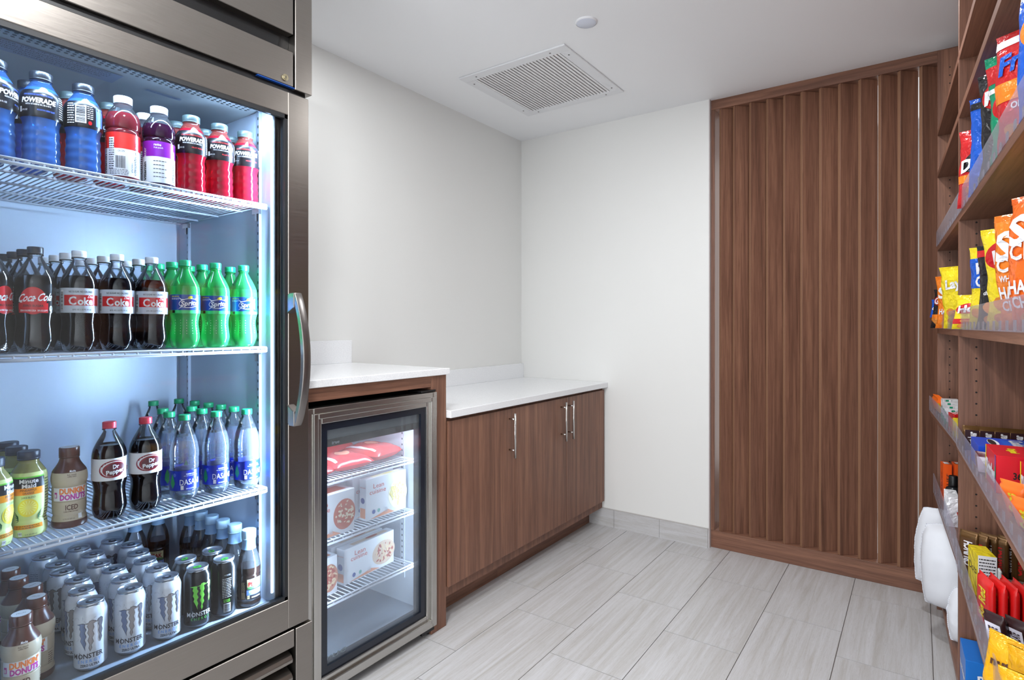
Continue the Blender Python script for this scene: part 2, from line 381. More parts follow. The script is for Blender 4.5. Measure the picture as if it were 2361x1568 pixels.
# ------------------------------------------------------------------ refrigerator
LINER = P((205, 215, 230), 0.28, 0.0); 
FY0, FY1 = 0.26, 1.073; IY0, IY1 = 0.30, 0.9705; IX = -2.11; FX = -1.503; ZF, ZT = 0.398, 1.85
fr = thing('display_refrigerator', 'tall stainless steel glass-door drinks refrigerator at the left edge', 'refrigerator', (-1.8, 0.667, 0))
m = M()
m.box(-2.16, -1.548, FY0, IY0-0.004, 0.06, 2.26); m.box(-2.16, -1.548, IY1+0.004, FY1-0.002, 0.06, 2.26)
m.box(-2.16, IX-0.004, IY0-0.004, IY1+0.004, 0.06, 2.26); m.box(IX-0.004, -1.548, IY0-0.004, IY1+0.004, ZT+0.004, 2.26); m.box(IX-0.004, -1.548, IY0-0.004, IY1+0.004, 0.06, ZF-0.004)
ch(m, 'cabinet', STEEL_V, fr)
m = M()
m.box(IX-0.003, IX, IY0, IY1, ZF, ZT); m.box(IX, -1.535, IY1, IY1+0.003, ZF, ZT); m.box(IX, -1.535, IY0-0.003, IY0, ZF, ZT)
m.box(IX, -1.535, IY0, IY1, ZF-0.003, ZF, 1); m.box(IX, -1.535, IY0, IY1, ZT, ZT+0.003, 2)
for k in range(46):
    for j in range(4):
        m.lathe([(0.0045, ZT-0.0004), (0.0045, ZT-0.0001)], 6, (-1.60-j*0.013+0.004*(k % 2), IY0+0.02+k*0.0138, 0), [3])
t = NT('satin_liner'); LSAT = t.done(t.bsdf(lin((200, 212, 228)), 0.42, 0.25).outputs[0])
ch(m, 'liner', [LSAT, P((176, 186, 200), 0.25, 0.3), P((120, 126, 128), 0.35), BLACK], fr)
# pilasters with slots
for y, sgn in ((IY1, -1), (IY0, 1)):
    for x in (-1.612, -2.04):
        m = M()
        m.box(x-0.012, x+0.012, y, y+sgn*0.004, ZF, ZT, 0); m.box(x+0.010, x+0.013, y, y+sgn*0.009, ZF, ZT, 0)
        for k in range(58): m.box(x-0.003, x+0.003, y+sgn*0.004, y+sgn*0.0043, ZF+0.03+k*0.0245, ZF+0.038+k*0.0245, 1)
        ch(m, 'shelf_pilaster', [P((185, 195, 210), 0.3, 0.6), BLACK], fr)
LED = emis('led_strip', (0.70, 0.86, 1.0), 2.2)
for y in (IY1-0.004, IY0+0.004): ch(M().rod((-1.541, y, 0.43), (-1.541, y, 1.81), 0.0035, 8), 'light_strip', LED, fr)
CO = P((205, 212, 224), 0.35)
def wire_shelf(root, xf, xb, y0, y1, z, name='wire_shelf', n=50):
    m = M()
    m.rod((xf, y0, z-0.003), (xf, y1, z-0.003), 0.0032); m.rod((xf+0.001, y0, z-0.013), (xf+0.001, y1, z-0.013), 0.0042)
    for x in (xb, xf-0.13, xf-0.27, xf-0.40): m.rod((x, y0, z-0.006), (x, y1, z-0.006), 0.003)
    for k in range(n+1):
        y = y0+(y1-y0)*k/n; m.rod((xb, y, z-0.0022), (xf, y, z-0.0022), 0.0017, 6)
        if k % 2 == 0: m.rod((xf, y, z-0.0022), (xf+0.001, y, z-0.014), 0.0028, 6)
    for y in (y0, y1): m.rod((xb, y, z-0.004), (xf, y, z-0.004), 0.003)
    return ch(m, name, CO, root)
SZ = {'A': 1.566, 'B': 1.149, 'C': 0.738}
for k, z in SZ.items(): wire_shelf(fr, -1.562, -2.08, IY0+0.006, IY1-0.008, z)
m = M()
for z in SZ.values():
    for x in (-1.612, -2.04): ch(M().box(x-0.02, x+0.016, IY1-0.012, IY1-0.004, z-0.024, z-0.0085).box(x-0.004, x+0.004, IY1-0.012, IY1-0.004, z-0.045, z-0.024), 'shelf_clip', CHROME, fr)
# door
GY0, GY1, GZ0, GZ1 = 0.335, 0.995, 0.409, 1.825
m = M()
m.box(-1.546, FX, GY1, 1.064, 0.323, 1.892); m.box(-1.546, FX, FY0, GY0, 0.323, 1.892)
m.box(-1.546, FX, GY0, GY1, GZ1, 1.892); m.box(-1.546, FX, GY0, GY1, 0.323, GZ0)
dr = ch(m, 'door', STEEL_H, fr, 0.0015)
m = M()
for a in ((GY1-0.010, GY1, GZ0, GZ1), (GY0, GY0+0.010, GZ0, GZ1), (GY0, GY1, GZ0, GZ0+0.010), (GY0, GY1, GZ1-0.012, GZ1)): m.box(FX-0.012, FX-0.002, *a)
for a in ((GY1-0.006, GY1, GZ0, GZ1), (GY0, GY1, GZ0, GZ0+0.006), (GY0, GY1, GZ1-0.006, GZ1)): m.box(-1.532, FX-0.012, *a)
m.build('glazing_bead', RUBBER, dr)
m = M()
for a in ((GY1-0.004, GY1+0.02, GZ0-0.02, GZ1+0.02), (GY0-0.02, GY0+0.004, GZ0-0.02, GZ1+0.02), (GY0, GY1, GZ0-0.02, GZ0+0.002), (GY0, GY1, GZ1-0.006, GZ1+0.02)): m.box(-1.5475, -1.5462, *a)
M().box(-1.522, -1.516, GY0+0.001, GY1-0.001, GZ0+0.001, GZ1-0.001).build('glass_pane', GLASS, dr)
hz = [0.919+0.386*k/20 for k in range(21)]
def bow(z, o): t = (z-0.919)/0.386; return FX+0.024+0.045*max(0.0, math.sin(PI*t))**0.8+o
pts = [(bow(z, 0.010), z) for z in hz]+[(bow(z, -0.006), z) for z in hz[::-1]]
m = M().prism(pts, 'y', 0.992, 1.016, 0, True)
m.prism([(FX, 1.245), (FX+0.034, 1.262), (FX+0.034, 1.305), (FX+0.012, 1.305), (FX, 1.298)], 'y', 0.990, 1.014); m.prism([(FX, 0.926), (FX+0.012, 0.919), (FX+0.034, 0.919), (FX+0.034, 0.962), (FX, 0.98)], 'y', 0.990, 1.014)
m.build('handle', steel('handle_steel', (12, 12, 0.2), (150, 146, 144), 0.3), dr, 0.002, 2)
# header
m = M()
m.box(-1.548, FX, FY0, 1.012, 1.912, 2.014); m.box(-1.548, FX, FY0, 1.012, 2.066, 2.30); m.box(-1.548, FX+0.004, 1.016, FY1, 1.905, 2.30)
hd = ch(m, 'header_panel', STEEL_H, fr, 0.0015)
m = M().prism([(-1.546, 2.0135), (FX-0.035, 2.0135), (FX-0.028, 2.0665), (-1.546, 2.0665)], 'y', FY0, 1.0155)
m.box(-1.549, -1.515, FY0, 1.060, 1.893, 1.911)
m.build('header_recess', BLACK, hd)
M().box(-1.514, FX, 0.90, 1.058, 1.9085, 1.9105).build('protective_film', P((20, 70, 150), 0.3), hd)
m = M().rod((FX, 0.984, 1.930), (FX+0.004, 0.984, 1.930), 0.0095, 20).rod((FX+0.004, 0.984, 1.930), (FX+0.0055, 0.984, 1.930), 0.0062, 16); m.box(FX+0.0055, FX+0.006, 0.983, 0.985, 1.926, 1.934, 1)
m.build('lock', [P((190, 180, 150), 0.25, 1.0), BLACK], hd)
# lower grille
m = M()
m.box(-1.546, FX+0.004, 1.018, FY1, 0.06, 0.3165); m.box(-1.546, FX, FY0, 1.0155, 0.263, 0.315)
gr = ch(m, 'lower_panel', STEEL_H, fr, 0.0015)
m = M()
for z in (0.225, 0.172, 0.119, 0.066):
    m.prism([(-1.545, z-0.012), (FX-0.010, z-0.012), (FX, z-0.006), (FX+0.001, z+0.004), (FX-0.006, z+0.014), (-1.545, z+0.030)], 'y', FY0, 1.010)
m.build('louvres', STEEL_H, gr, 0.001)
M().box(-1.546, -1.5455, FY0, 1.017, 0.06, 0.2635).box(-1.546, -1.53, 0.5, 1.06, 0.3155, 0.3225).build('grille_recess', BLACK, gr)
for x in (-1.62, -2.1):
    for y in (0.32, 1.02): ch(M().lathe([(0.02, 0), (0.02, 0.01), (0.012, 0.012), (0.012, 0.06)], 14, (x, y, 0)), 'foot', BLACK, fr)
# stickers on the liner ceiling
cm = lambda u, v, e=0: (v, u, ZT-0.001-e)
ST = P((96, 110, 135), 0.4); INK = P((40, 42, 50), 0.5)
m = M(); m.rect(cm, 0.36, 0.63, -1.735, -1.665, 0)
for k, s in enumerate(['DANGER. RISK OF FIRE OR EXPLOSION.', 'FLAMMABLE REFRIGERANT USED. DO NOT', 'USE MECHANICAL DEVICES TO DEFROST', 'REFRIGERATOR. DO NOT PUNCTURE', 'REFRIGERANT TUBING.']): m.text(cm, s, 0.485+0.002*k, -1.6725-0.0125*k, 0.0075, 1, w=0.0072*len(s), e=0.0009)
m.rect(cm, 0.70, 0.79, -1.715, -1.700, 0); m.text(cm, 'FOR INTERNAL USE', 0.745, -1.7075, 0.006, 1, w=0.07, e=0.0009)
ch(m, 'warning_sticker', [ST, INK], fr)

# ------------------------------------------------------------------ undercounter freezer
fz = thing('undercounter_freezer', 'short glass-door freezer under the raised white worktop', 'freezer', (-1.85, 1.38, 0))
QY0, QY1 = 1.085, 1.648; JY0, JY1, JZ0, JZ1, JX = 1.115, 1.618, 0.112, 0.835, -2.10
WH = P((215, 224, 235), 0.35)
m = M()
m.box(-2.15, -1.60, QY0, JY0-0.003, 0.03, 0.945); m.box(-2.15, -1.60, JY1+0.003, QY1, 0.03, 0.945)
m.box(-2.15, JX-0.003, JY0, JY1, 0.03, 0.945); m.box(JX, -1.60, JY0, JY1, JZ1+0.003, 0.945); m.box(JX, -1.60, JY0, JY1, 0.03, JZ0-0.003)
ch(m, 'cabinet', BLACK, fz)
m = M(); m.box(JX-0.002, JX, JY0, JY1, JZ0, JZ1); m.box(JX, -1.592, JY1, JY1+0.002, JZ0, JZ1); m.box(JX, -1.592, JY0-0.002, JY0, JZ0, JZ1); m.box(JX, -1.592, JY0, JY1, JZ1, JZ1+0.002); m.box(JX, -1.592, JY0, JY1, JZ0-0.002, JZ0, 1)
ch(m, 'liner', [WH, P((150, 160, 172), 0.25, 0.4)], fz)
for x in (-1.675, -2.03):
    m = M(); m.box(x-0.012, x+0.012, JY1-0.004, JY1, JZ0+0.1, JZ1)
    for k in range(26): m.box(x-0.003, x+0.003, JY1-0.0044, JY1-0.004, 0.24+k*0.0225, 0.247+k*0.0225, 1)
    ch(m, 'shelf_pilaster', [WH, P((60, 70, 85), 0.5)], fz)
for z in (0.694, 0.494, 0.287): wire_shelf(fz, -1.606, -2.06, JY0+0.006, JY1-0.01, z, 'wire_shelf', 26)
m = M(); D0, D1, E0, E1 = 1.088, 1.674, 0.036, 0.951; fw = 0.052
def ring(mb, x0, x1, y0, y1, z0, z1, w, mi=0):
    mb.box(x0, x1, y0, y0+w, z0, z1, mi); mb.box(x0, x1, y1-w, y1, z0, z1, mi); mb.box(x0, x1, y0+w, y1-w, z0, z0+w, mi); mb.box(x0, x1, y0+w, y1-w, z1-w, z1, mi)
ring(m, -1.585, -1.543, D0, D1, E0, E1, 0.022); ring(m, -1.585, -1.536, D0+0.018, D1-0.018, E0+0.018, E1-0.018, 0.018); ring(m, -1.585, -1.546, D0+0.034, D1-0.034, E0+0.034, E1-0.034, 0.02)
dr = ch(m, 'door', STEEL_B, fz, 0.0025, 2)
m = M(); ring(m, -1.592, -1.553, 1.142, 1.620, 0.088, 0.899, 0.026)
m.build('glazing_bead', P((22, 28, 40), 0.2), dr)
M().box(-1.566, -1.562, 1.144, 1.619, 0.090, 0.898).build('glass_pane', FROSTED, dr)
m = M(); fm = lambda u, v, e=0: (-1.5605+e, u, v)
m.box(-1.5905, -1.5675, 1.145, 1.60, 0.815, 0.838, 0); m.box(-1.5905, -1.5755, 1.145, 1.60, 0.838, 0.872, 1); m.box(-1.588, -1.568, 1.145, 1.60, 0.870, 0.882, 0)
fm2 = lambda u, v, e=0: (-1.567+e, u, v)
m.text(fm2, 'true', 1.21, 0.8275, 0.011, 2, w=0.030, shear=0.3, e=0.0004)
m.build('sign_band', [P((12, 14, 17), 0.25), P((95, 108, 115), 0.3), P((220, 225, 230), 0.4)], dr)
m = M(); m.text(fm, 'true', 1.195, 0.137, 0.020, 0, w=0.105, shear=0.35, e=0.0006, bold=0.01); m.build('door_logo', P((120, 132, 140), 0.35, 0.5), dr)
ch(M().box(-1.62, -1.545, 1.59, 1.67, 0.953, 0.960), 'hinge', BLACK, fz, 0.001)
m = M().box(-1.60, -1.552, 1.60, 1.668, 0.018, 0.034).rod((-1.575, 1.655, 0.0), (-1.575, 1.655, 0.034), 0.008, 10)
ch(m, 'hinge', BLACK, fz, 0.001)
for q in ((-1.62, 1.15), (-2.1, 1.15), (-2.1, 1.6)): ch(M().rod((*q, 0.0), (*q, 0.03), 0.02, 12), 'foot', BLACK, fz)
# ------------------------------------------------------------------ drinks
def rad(prof):
    def r(z):
        for (r0, z0), (r1, z1) in zip(prof, prof[1:]):
            if z0 <= z <= z1 and z1 > z0: return r0+(r1-r0)*(z-z0)/(z1-z0)
        return prof[0][0] if z < prof[0][1] else prof[-1][0]
    return r
def cyl(prof, R=None):
    rf = rad(prof); R = R or max(p[0] for p in prof)
    def f(u, v, e=0):
        a = u/R; q = rf(v)+e; return (q*math.cos(a), q*math.sin(a), v)
    return f
def band(mb, prof, z0, z1, m, e=0.0004, a0=-PI, a1=PI, n=36):
    """sleeve following the profile between two heights"""
    zs = sorted({z0, z1} | {z for _, z in prof if z0 < z < z1}); rf = rad(prof); i = len(mb.v)
    for z in zs:
        for k in range(n+1):
            a = a0+(a1-a0)*k/n; mb.v.append(((rf(z)+e)*math.cos(a), (rf(z)+e)*math.sin(a), z))
    for j in range(len(zs)-1):
        for k in range(n):
            q = i+j*(n+1)+k; mb.f.append((q, q+1, q+n+2, q+n+1)); mb.mi.append(m); mb.sm.append(True)
def smooth(pts, k=4):
    out = []
    for i in range(len(pts)-1):
        p0 = pts[max(i-1, 0)]; p1 = pts[i]; p2 = pts[i+1]; p3 = pts[min(i+2, len(pts)-1)]
        for j in range(k):
            t = j/k; out.append(tuple(max(0.0005, 0.5*((2*b)+(-a+c)*t+(2*a-5*b+4*c-d)*t*t+(-a+3*b-3*c+d)*t**3)) for a, b, c, d in zip(p0, p1, p2, p3)))
    out.append(pts[-1]); r = [out[0]]
    for q in out[1:]: r.append((q[0], max(q[1], r[-1][1]+1e-5)))
    return r
def captop(mb, r, z0, z1, ribs=24, mats=(0,)):
    mb.lathe([(r*1.02, z0), (r*1.02, z0+0.003), (r*0.99, z0+0.0035), (r, z0+0.004), (r, z1-0.0012), (r-0.0012, z1)], ribs*2, rmod=lambda a, z: 1+0.025*math.cos(a*ribs) if z > z0+0.0038 else 1.0)
LABW = P((232, 232, 236), 0.3); INKB = P((18, 18, 22), 0.4); RED = P((206, 26, 34), 0.3); WHT = P((240, 240, 242), 0.3)
SILV = P((206, 212, 222), 0.3, 0.0); COLA = P((12, 9, 12), 0.10, 0.0, Specular_IOR_Level=0.6)
def petal(zc=0.028, amp=0.16):
    return lambda a, z: 1-amp*max(0, 1-z/zc)**1.0*(0.5+0.5*math.cos(5*a)) if z < zc else 1.0
BOT = [(0.022, 0.0), (0.031, 0.004), (0.0352, 0.018), (0.0358, 0.034), (0.0335, 0.056), (0.0325, 0.068), (0.0345, 0.084), (0.0363, 0.093), (0.0363, 0.120), (0.0363, 0.147), (0.0362, 0.156), (0.0335, 0.170), (0.0265, 0.186), (0.0185, 0.201), (0.0128, 0.212)]
NECK = [(0.0122, 0.216), (0.0150, 0.2165), (0.0150, 0.2185), (0.0118, 0.219), (0.0118, 0.224)]
def bottle(kind, name, label, liquid, shell, capmat, art, lz, level=0.172, prof=BOT, neck=NECK, cap=(0.0142, 0.2195, 0.2355), pet=True, group=None, labmats=None, cat='bottle'):
    t = thing(name, label, cat, (0, 0, 0), 0, group)
    p = smooth(prof, 3); m = M(); full = p+neck
    mats = [0 if (full[i][1]+full[i+1][1])/2 < level else 1 for i in range(len(full)-1)]
    m.lathe(full, 30, mats=mats, rmod=petal() if pet else None)
    if liquid is COLA or level < prof[-1][1]:
        rr = rad(p)(level)-0.0006; m.lathe([(0.0005, level-0.0002), (rr, level)], 24, mats=[0], cap=False)
    m.build('bottle_body', [liquid, shell], t)
    m = M(); captop(m, *cap); m.build('cap', capmat, t)
    if art:
        m = M(); art(m, p, cyl(p, 0.0363)); m.build('label', labmats, t)
    return t
def bars(m, f, u0, u1, v0, v1, mi, n=14, e=0.0008, vert=True):
    rr = random.Random(3)
    for k in range(n):
        a = k/n; w = rr.uniform(0.3, 0.75)/n
        if vert: m.rect(f, u0+(u1-u0)*a, u0+(u1-u0)*(a+w), v0, v1, mi, e)
        else: m.rect(f, u0, u1, v0+(v1-v0)*a, v0+(v1-v0)*(a+w), mi, e)
def lines(m, f, u0, u1, v0, v1, mi, n=5, e=0.0008):
    rr = random.Random(5)
    for k in range(n):
        v = v0+(v1-v0)*(k+0.5)/n; h = (v1-v0)/n*0.35; u = u0
        while u < u1-0.002:
            w = rr.uniform(0.002, 0.006); m.rect(f, u, min(u+w, u1), v-h/2, v+h/2, mi, e); u += w+0.0011
# -- cola, zero sugar: red disc on a black clear label
def art_zero(m, p, f):
    band(m, p, 0.088, 0.152, 0)
    m.disc(f, 0.0, 0.115, 0.024, 0.030, 1, 0.0006, 28, 4)
    m.rect(f, -0.027, 0.027, 0.0885, 0.110, 1, 0.0007); m.rect(f, -0.040, -0.0005-0.027, 0.1255, 0.140, 0, 0.0008)
    m.text(f, 'Coca', -0.014, 0.1215, 0.0165, 2, w=0.030, shear=0.45, bold=0.02, e=0.0011, rot=0.06); m.text(f, '-', 0.003, 0.123, 0.0165, 2, w=0.004, bold=0.02, e=0.0011)
    m.text(f, 'Cola', 0.019, 0.1235, 0.0165, 2, w=0.028, shear=0.45, bold=0.02, e=0.0011, rot=0.06)
    m.pgon(f, [(-0.028, 0.113), (-0.022, 0.1105), (-0.008, 0.1115), (0.002, 0.1125), (-0.008, 0.1135), (-0.020, 0.1125)], 2, 0.0011)
    m.text(f, 'ZERO SUGAR', 0.0, 0.104, 0.0045, 3, w=0.036, bold=0.02, e=0.0011)
    m.text(f, 'ZERO CALORIE COLA', -0.009, 0.0935, 0.0036, 2, w=0.028, bold=0.02, e=0.0011); m.text(f, '20 FL OZ (1.25 PT)', 0.0165, 0.0935, 0.0034, 2, w=0.018, bold=0.02, e=0.0011)
    m.disc(f, 0.033, 0.098, 0.0035, 0.007, 2, 0.0009, 14, 2); m.text(f, '0', 0.033, 0.099, 0.005, 3, e=0.0013)
    m.rect(f, -0.058, -0.044, 0.092, 0.148, 3, 0.0008); lines(m, f, -0.057, -0.045, 0.093, 0.147, 2, 9, 0.0010)
T_ZERO = bottle('cola', 'cola_bottle', '', COLA, PET, P((40, 38, 44), 0.35), art_zero, None, labmats=[P((20, 18, 24), 0.2), RED, WHT, INKB])
def art_diet(m, p, f):
    band(m, p, 0.090, 0.147, 0); m.rect(f, -0.030, 0.044, 0.107, 0.131, 1, 0.0007)
    m.text(f, 'NO SUGAR NO CALORIES', 0.004, 0.1385, 0.0042, 3, w=0.046, bold=0.01, e=0.0009)
    m.text(f, 'C', -0.012, 0.1180, 0.0185, 2, w=0.0145, bold=0.03, e=0.0011); m.text(f, 'oke', 0.0125, 0.1170, 0.0165, 2, w=0.030, bold=0.035, e=0.0011)
    m.text(f, 'Diet', 0.022, 0.1275, 0.0062, 2, w=0.012, shear=0.4, bold=0.01, e=0.0012)
    m.text(f, '20 FL OZ (1.25 PT) 591 mL', 0.006, 0.0975, 0.0034, 3, w=0.036, bold=0.01, e=0.0009)
    m.rect(f, -0.040, -0.032, 0.0945, 0.143, 2, 0.0008); bars(m, f, -0.0395, -0.0325, 0.096, 0.140, 3, 16, 0.0011, False)
    m.rect(f, 0.036, 0.042, 0.093, 0.105, 2, 0.0009)
T_DIET = bottle('diet', 'cola_bottle', '', COLA, PET, P((226, 230, 236), 0.35), art_diet, None, level=0.176, labmats=[SILV, RED, WHT, INKB])
GRN = P((22, 170, 104), 0.3); BLU = P((28, 74, 150), 0.3); YEL = P((232, 214, 40), 0.35)
def art_sprite(m, p, f):
    band(m, p, 0.093, 0.143, 0); m.rect(f, -0.055, 0.055, 0.1015, 0.1425, 1, 0.0006)
    m.disc(f, 0.006, 0.120, 0.0245, 0.0125, 2, 0.0010, 26, 4, 0.10); m.disc(f, 0.006, 0.120, 0.0228, 0.0108, 3, 0.0013, 26, 4, 0.10)
    for q in ([(-0.012, 0.127), (-0.019, 0.1345), (-0.004, 0.1295)], [(0.020, 0.131), (0.029, 0.1385), (0.0275, 0.127)], [(-0.012, 0.112), (-0.019, 0.105), (-0.004, 0.1095)], [(0.022, 0.1115), (0.030, 0.107), (0.0285, 0.1165)]): m.pgon(f, q, 2, 0.0011)
    m.text(f, 'Sprite', 0.006, 0.1200, 0.0120, 2, w=0.040, shear=0.2, bold=0.03, e=0.0018, rot=0.08)
    m.disc(f, 0.008, 0.1350, 0.0060, 0.0036, 4, 0.0018, 14, 2, 0.3)
    m.text(f, 'LEMON LIME SODA', -0.027, 0.1375, 0.0030, 4, w=0.020, bold=0.02, e=0.0012); lines(m, f, -0.038, -0.018, 0.1285, 0.134, 2, 2, 0.0010)
    m.rect(f, -0.036, -0.028, 0.094, 0.101, 5, 0.0010)
    for a in (-0.030, -0.015, 0.0, 0.015, 0.030):
        for k in range(6): m.disc(f, a, 0.040+0.007*k, 0.0009, 0.0009, 2, 0.0004, 8, 1)
T_SPR = bottle('sprite', 'soda_bottle', '', GREENL, GREENP, P((30, 172, 112), 0.35), art_sprite, None, level=0.165, labmats=[P((64, 214, 120), 0.3), BLU, WHT, P((20, 52, 128), 0.3), YEL, INKB])
MAR = P((140, 28, 44), 0.3)
def art_pep(m, p, f):
    band(m, p, 0.097, 0.150, 0); c = 0.1235
    m.disc(f, 0.006, c+0.001, 0.029, 0.021, 1, 0.0006, 30, 3, 0.12); m.disc(f, 0.008, c+0.001, 0.0265, 0.0185, 0, 0.0009, 30, 3, 0.12)
    m.disc(f, 0.009, c, 0.0245, 0.0175, 1, 0.0012, 30, 3, 0.12); m.disc(f, 0.0105, c-0.0005, 0.0215, 0.0150, 4, 0.0015, 30, 3, 0.12)
    m.text(f, 'Dr', 0.011, c+0.0070, 0.0098, 2, w=0.013, bold=0.035, e=0.0021, rot=0.12, shear=0.1)
    m.text(f, 'Pepper', 0.010, c-0.0045, 0.0100, 2, w=0.037, bold=0.035, e=0.0021, rot=0.14, shear=0.1)
    m.text(f, 'Dr', 0.047, c-0.003, 0.009, 1, w=0.010, bold=0.03, e=0.0012); lines(m, f, -0.09, -0.06, 0.100, 0.146, 3, 8)
T_PEP = bottle('pep', 'soda_bottle', '', COLA, PET, P((196, 54, 70), 0.35), art_pep, None, level=0.178, labmats=[WHT, MAR, WHT, INKB, P((96, 16, 32), 0.3)])
DB = [(0.022, 0.0), (0.030, 0.004), (0.0345, 0.015), (0.0355, 0.027), (0.0352, 0.031), (0.0352, 0.080), (0.0355, 0.085), (0.0350, 0.090), (0.0358, 0.094), (0.0345, 0.100), (0.0352, 0.105), (0.0345, 0.110), (0.0358, 0.118), (0.0350, 0.135), (0.0305, 0.158), (0.0225, 0.182), (0.0150, 0.202), (0.0125, 0.209)]
DN = [(0.0120, 0.211), (0.0150, 0.2115), (0.0150, 0.2135), (0.0118, 0.214), (0.0118, 0.217)]
DBL = P((26, 44, 150), 0.3)
def art_das(m, p, f):
    band(m, p, 0.029, 0.082, 0)
    m.text(f, 'DASANI', 0.010, 0.0515, 0.0150, 1, w=0.052, bold=0.0, e=0.0009)
    m.text(f, 'PURIFIED WATER', 0.012, 0.0725, 0.0030, 1, w=0.026, bold=0.02, e=0.0009); lines(m, f, -0.006, 0.030, 0.0665, 0.069, 1, 1)
    m.text(f, '20 FL OZ (1.25 PT) 591 mL', 0.012, 0.0335, 0.0028, 1, w=0.026, bold=0.02, e=0.0009); m.rect(f, -0.014, -0.007, 0.0315, 0.0425, 1, 0.0009)
    for cx in (-0.036, 0.052):
        m.pgon(f, [(cx, 0.034), (cx-0.007, 0.046), (cx-0.006, 0.060), (cx-0.001, 0.075), (cx+0.004, 0.062), (cx+0.007, 0.048)], 2, 0.0010)
    m.disc(f, -0.030, 0.071, 0.004, 0.005, 3, 0.0008, 14, 2); m.text(f, 'Z', 0.0, 0.0, 0.0001, 1) if False else None
T_DAS = bottle('das', 'water_bottle', '', WATER, PET, P((32, 150, 96), 0.35), art_das, None, level=0.172, prof=DB, neck=DN, cap=(0.0142, 0.2135, 0.2285), labmats=[DBL, WHT, P((40, 150, 80), 0.3), P((90, 110, 190), 0.3)])
PB = [(0.026, 0.0), (0.0330, 0.004), (0.0350, 0.014), (0.0335, 0.024), (0.0350, 0.034), (0.0335, 0.044), (0.0348, 0.054), (0.0330, 0.064), (0.0342, 0.074), (0.0325, 0.084), (0.0340, 0.096), (0.0375, 0.106), (0.0378, 0.118), (0.0378, 0.140), (0.0372, 0.152), (0.0340, 0.160), (0.0250, 0.176), (0.0195, 0.185)]
PN = [(0.0185, 0.188), (0.0205, 0.189), (0.0205, 0.191), (0.0185, 0.192), (0.0185, 0.196)]
def art_pow(back, ink):
    def a(m, p, f):
        band(m, p, 0.102, 0.163, 0, 0.0006)
        if not back:
            m.text(f, 'POWERADE', 0.0, 0.138, 0.0105, 1, w=0.060, bold=0.045, e=0.0013, shear=0.12)
            m.text(f, 'ION4 ADVANCED ELECTROLYTE SYSTEM', 0.0, 0.150, 0.0035, 2, w=0.050, bold=0.01, e=0.0011)
            m.text(f, 'WITH VITAMINS B3, B6 & B12', 0.0, 0.1285, 0.0034, 1, w=0.044, bold=0.01, e=0.0011)
            m.text(f, 'MOUNTAIN BERRY BLAST' if ink else 'FRUIT PUNCH', 0.014, 0.1175, 0.0034, 2, w=0.030, bold=0.01, e=0.0011); m.text(f, '20 FL OZ', -0.024, 0.116, 0.0034, 1, w=0.012, e=0.0011)
            m.rect(f, -0.036, -0.031, 0.112, 0.124, 1, 0.0010); lines(m, f, 0.040, 0.055, 0.108, 0.158, 1, 10)
        else:
            m.rect(f, -0.017, 0.003, 0.112, 0.152, 1, 0.0010); bars(m, f, -0.015, 0.001, 0.114, 0.150, 0, 18, 0.0013, False)
            lines(m, f, -0.034, -0.019, 0.108, 0.158, 1, 9); lines(m, f, 0.005, 0.016, 0.122, 0.154, 1, 7); m.disc(f, 0.010, 0.114, 0.0035, 0.0045, 3, 0.0012, 14, 2)
            m.rect(f, 0.022, 0.040, 0.110, 0.154, 2, 0.0010)
    return a
PBLU = P((22, 78, 178), 0.16); PRED = P((196, 20, 34), 0.16)
def embossed(m, p): pass
POWL = [P((16, 18, 26), 0.3), WHT, P((86, 120, 220), 0.35), RED]; POWR = [P((20, 16, 20), 0.3), WHT, P((226, 60, 60), 0.35), RED]
BLUEL = thin('blue_sports_drink', (0.08, 0.34, 0.9), f0=1.5, haze=0.62, rough=0.07, hcol=(0.09, 0.30, 0.86)); BLUEP = thin('blue_drink_neck', (0.35, 0.55, 0.9), f0=1.5, haze=0.35, rough=0.06, hcol=(0.10, 0.28, 0.75))
REDL = thin('red_sports_drink', (0.85, 0.05, 0.08), f0=1.5, haze=0.62, rough=0.07, hcol=(0.70, 0.02, 0.05)); REDP = thin('red_drink_neck', (0.9, 0.4, 0.38), f0=1.5, haze=0.35, rough=0.06, hcol=(0.75, 0.15, 0.12))
PC = (0.0208, 0.1905, 0.2095)
T_PB = bottle('pb', 'sports_drink_bottle', '', BLUEL, BLUEP, P((26, 30, 38), 0.35), art_pow(False, True), None, level=0.172, prof=PB, neck=PN, cap=PC, pet=False, labmats=POWL)
T_PBB = bottle('pbb', 'sports_drink_bottle', '', BLUEL, BLUEP, P((26, 30, 38), 0.35), art_pow(True, True), None, level=0.172, prof=PB, neck=PN, cap=PC, pet=False, labmats=POWL)
T_PR = bottle('pr', 'sports_drink_bottle', '', REDL, REDP, P((70, 84, 84), 0.35), art_pow(False, False), None, level=0.172, prof=PB, neck=PN, cap=PC, pet=False, labmats=POWR)
VB = [(0.028, 0.0), (0.0350, 0.003), (0.0360, 0.010), (0.0360, 0.115), (0.0350, 0.121), (0.0372, 0.128), (0.0378, 0.140), (0.0360, 0.155), (0.0310, 0.168), (0.0235, 0.179), (0.0195, 0.186)]
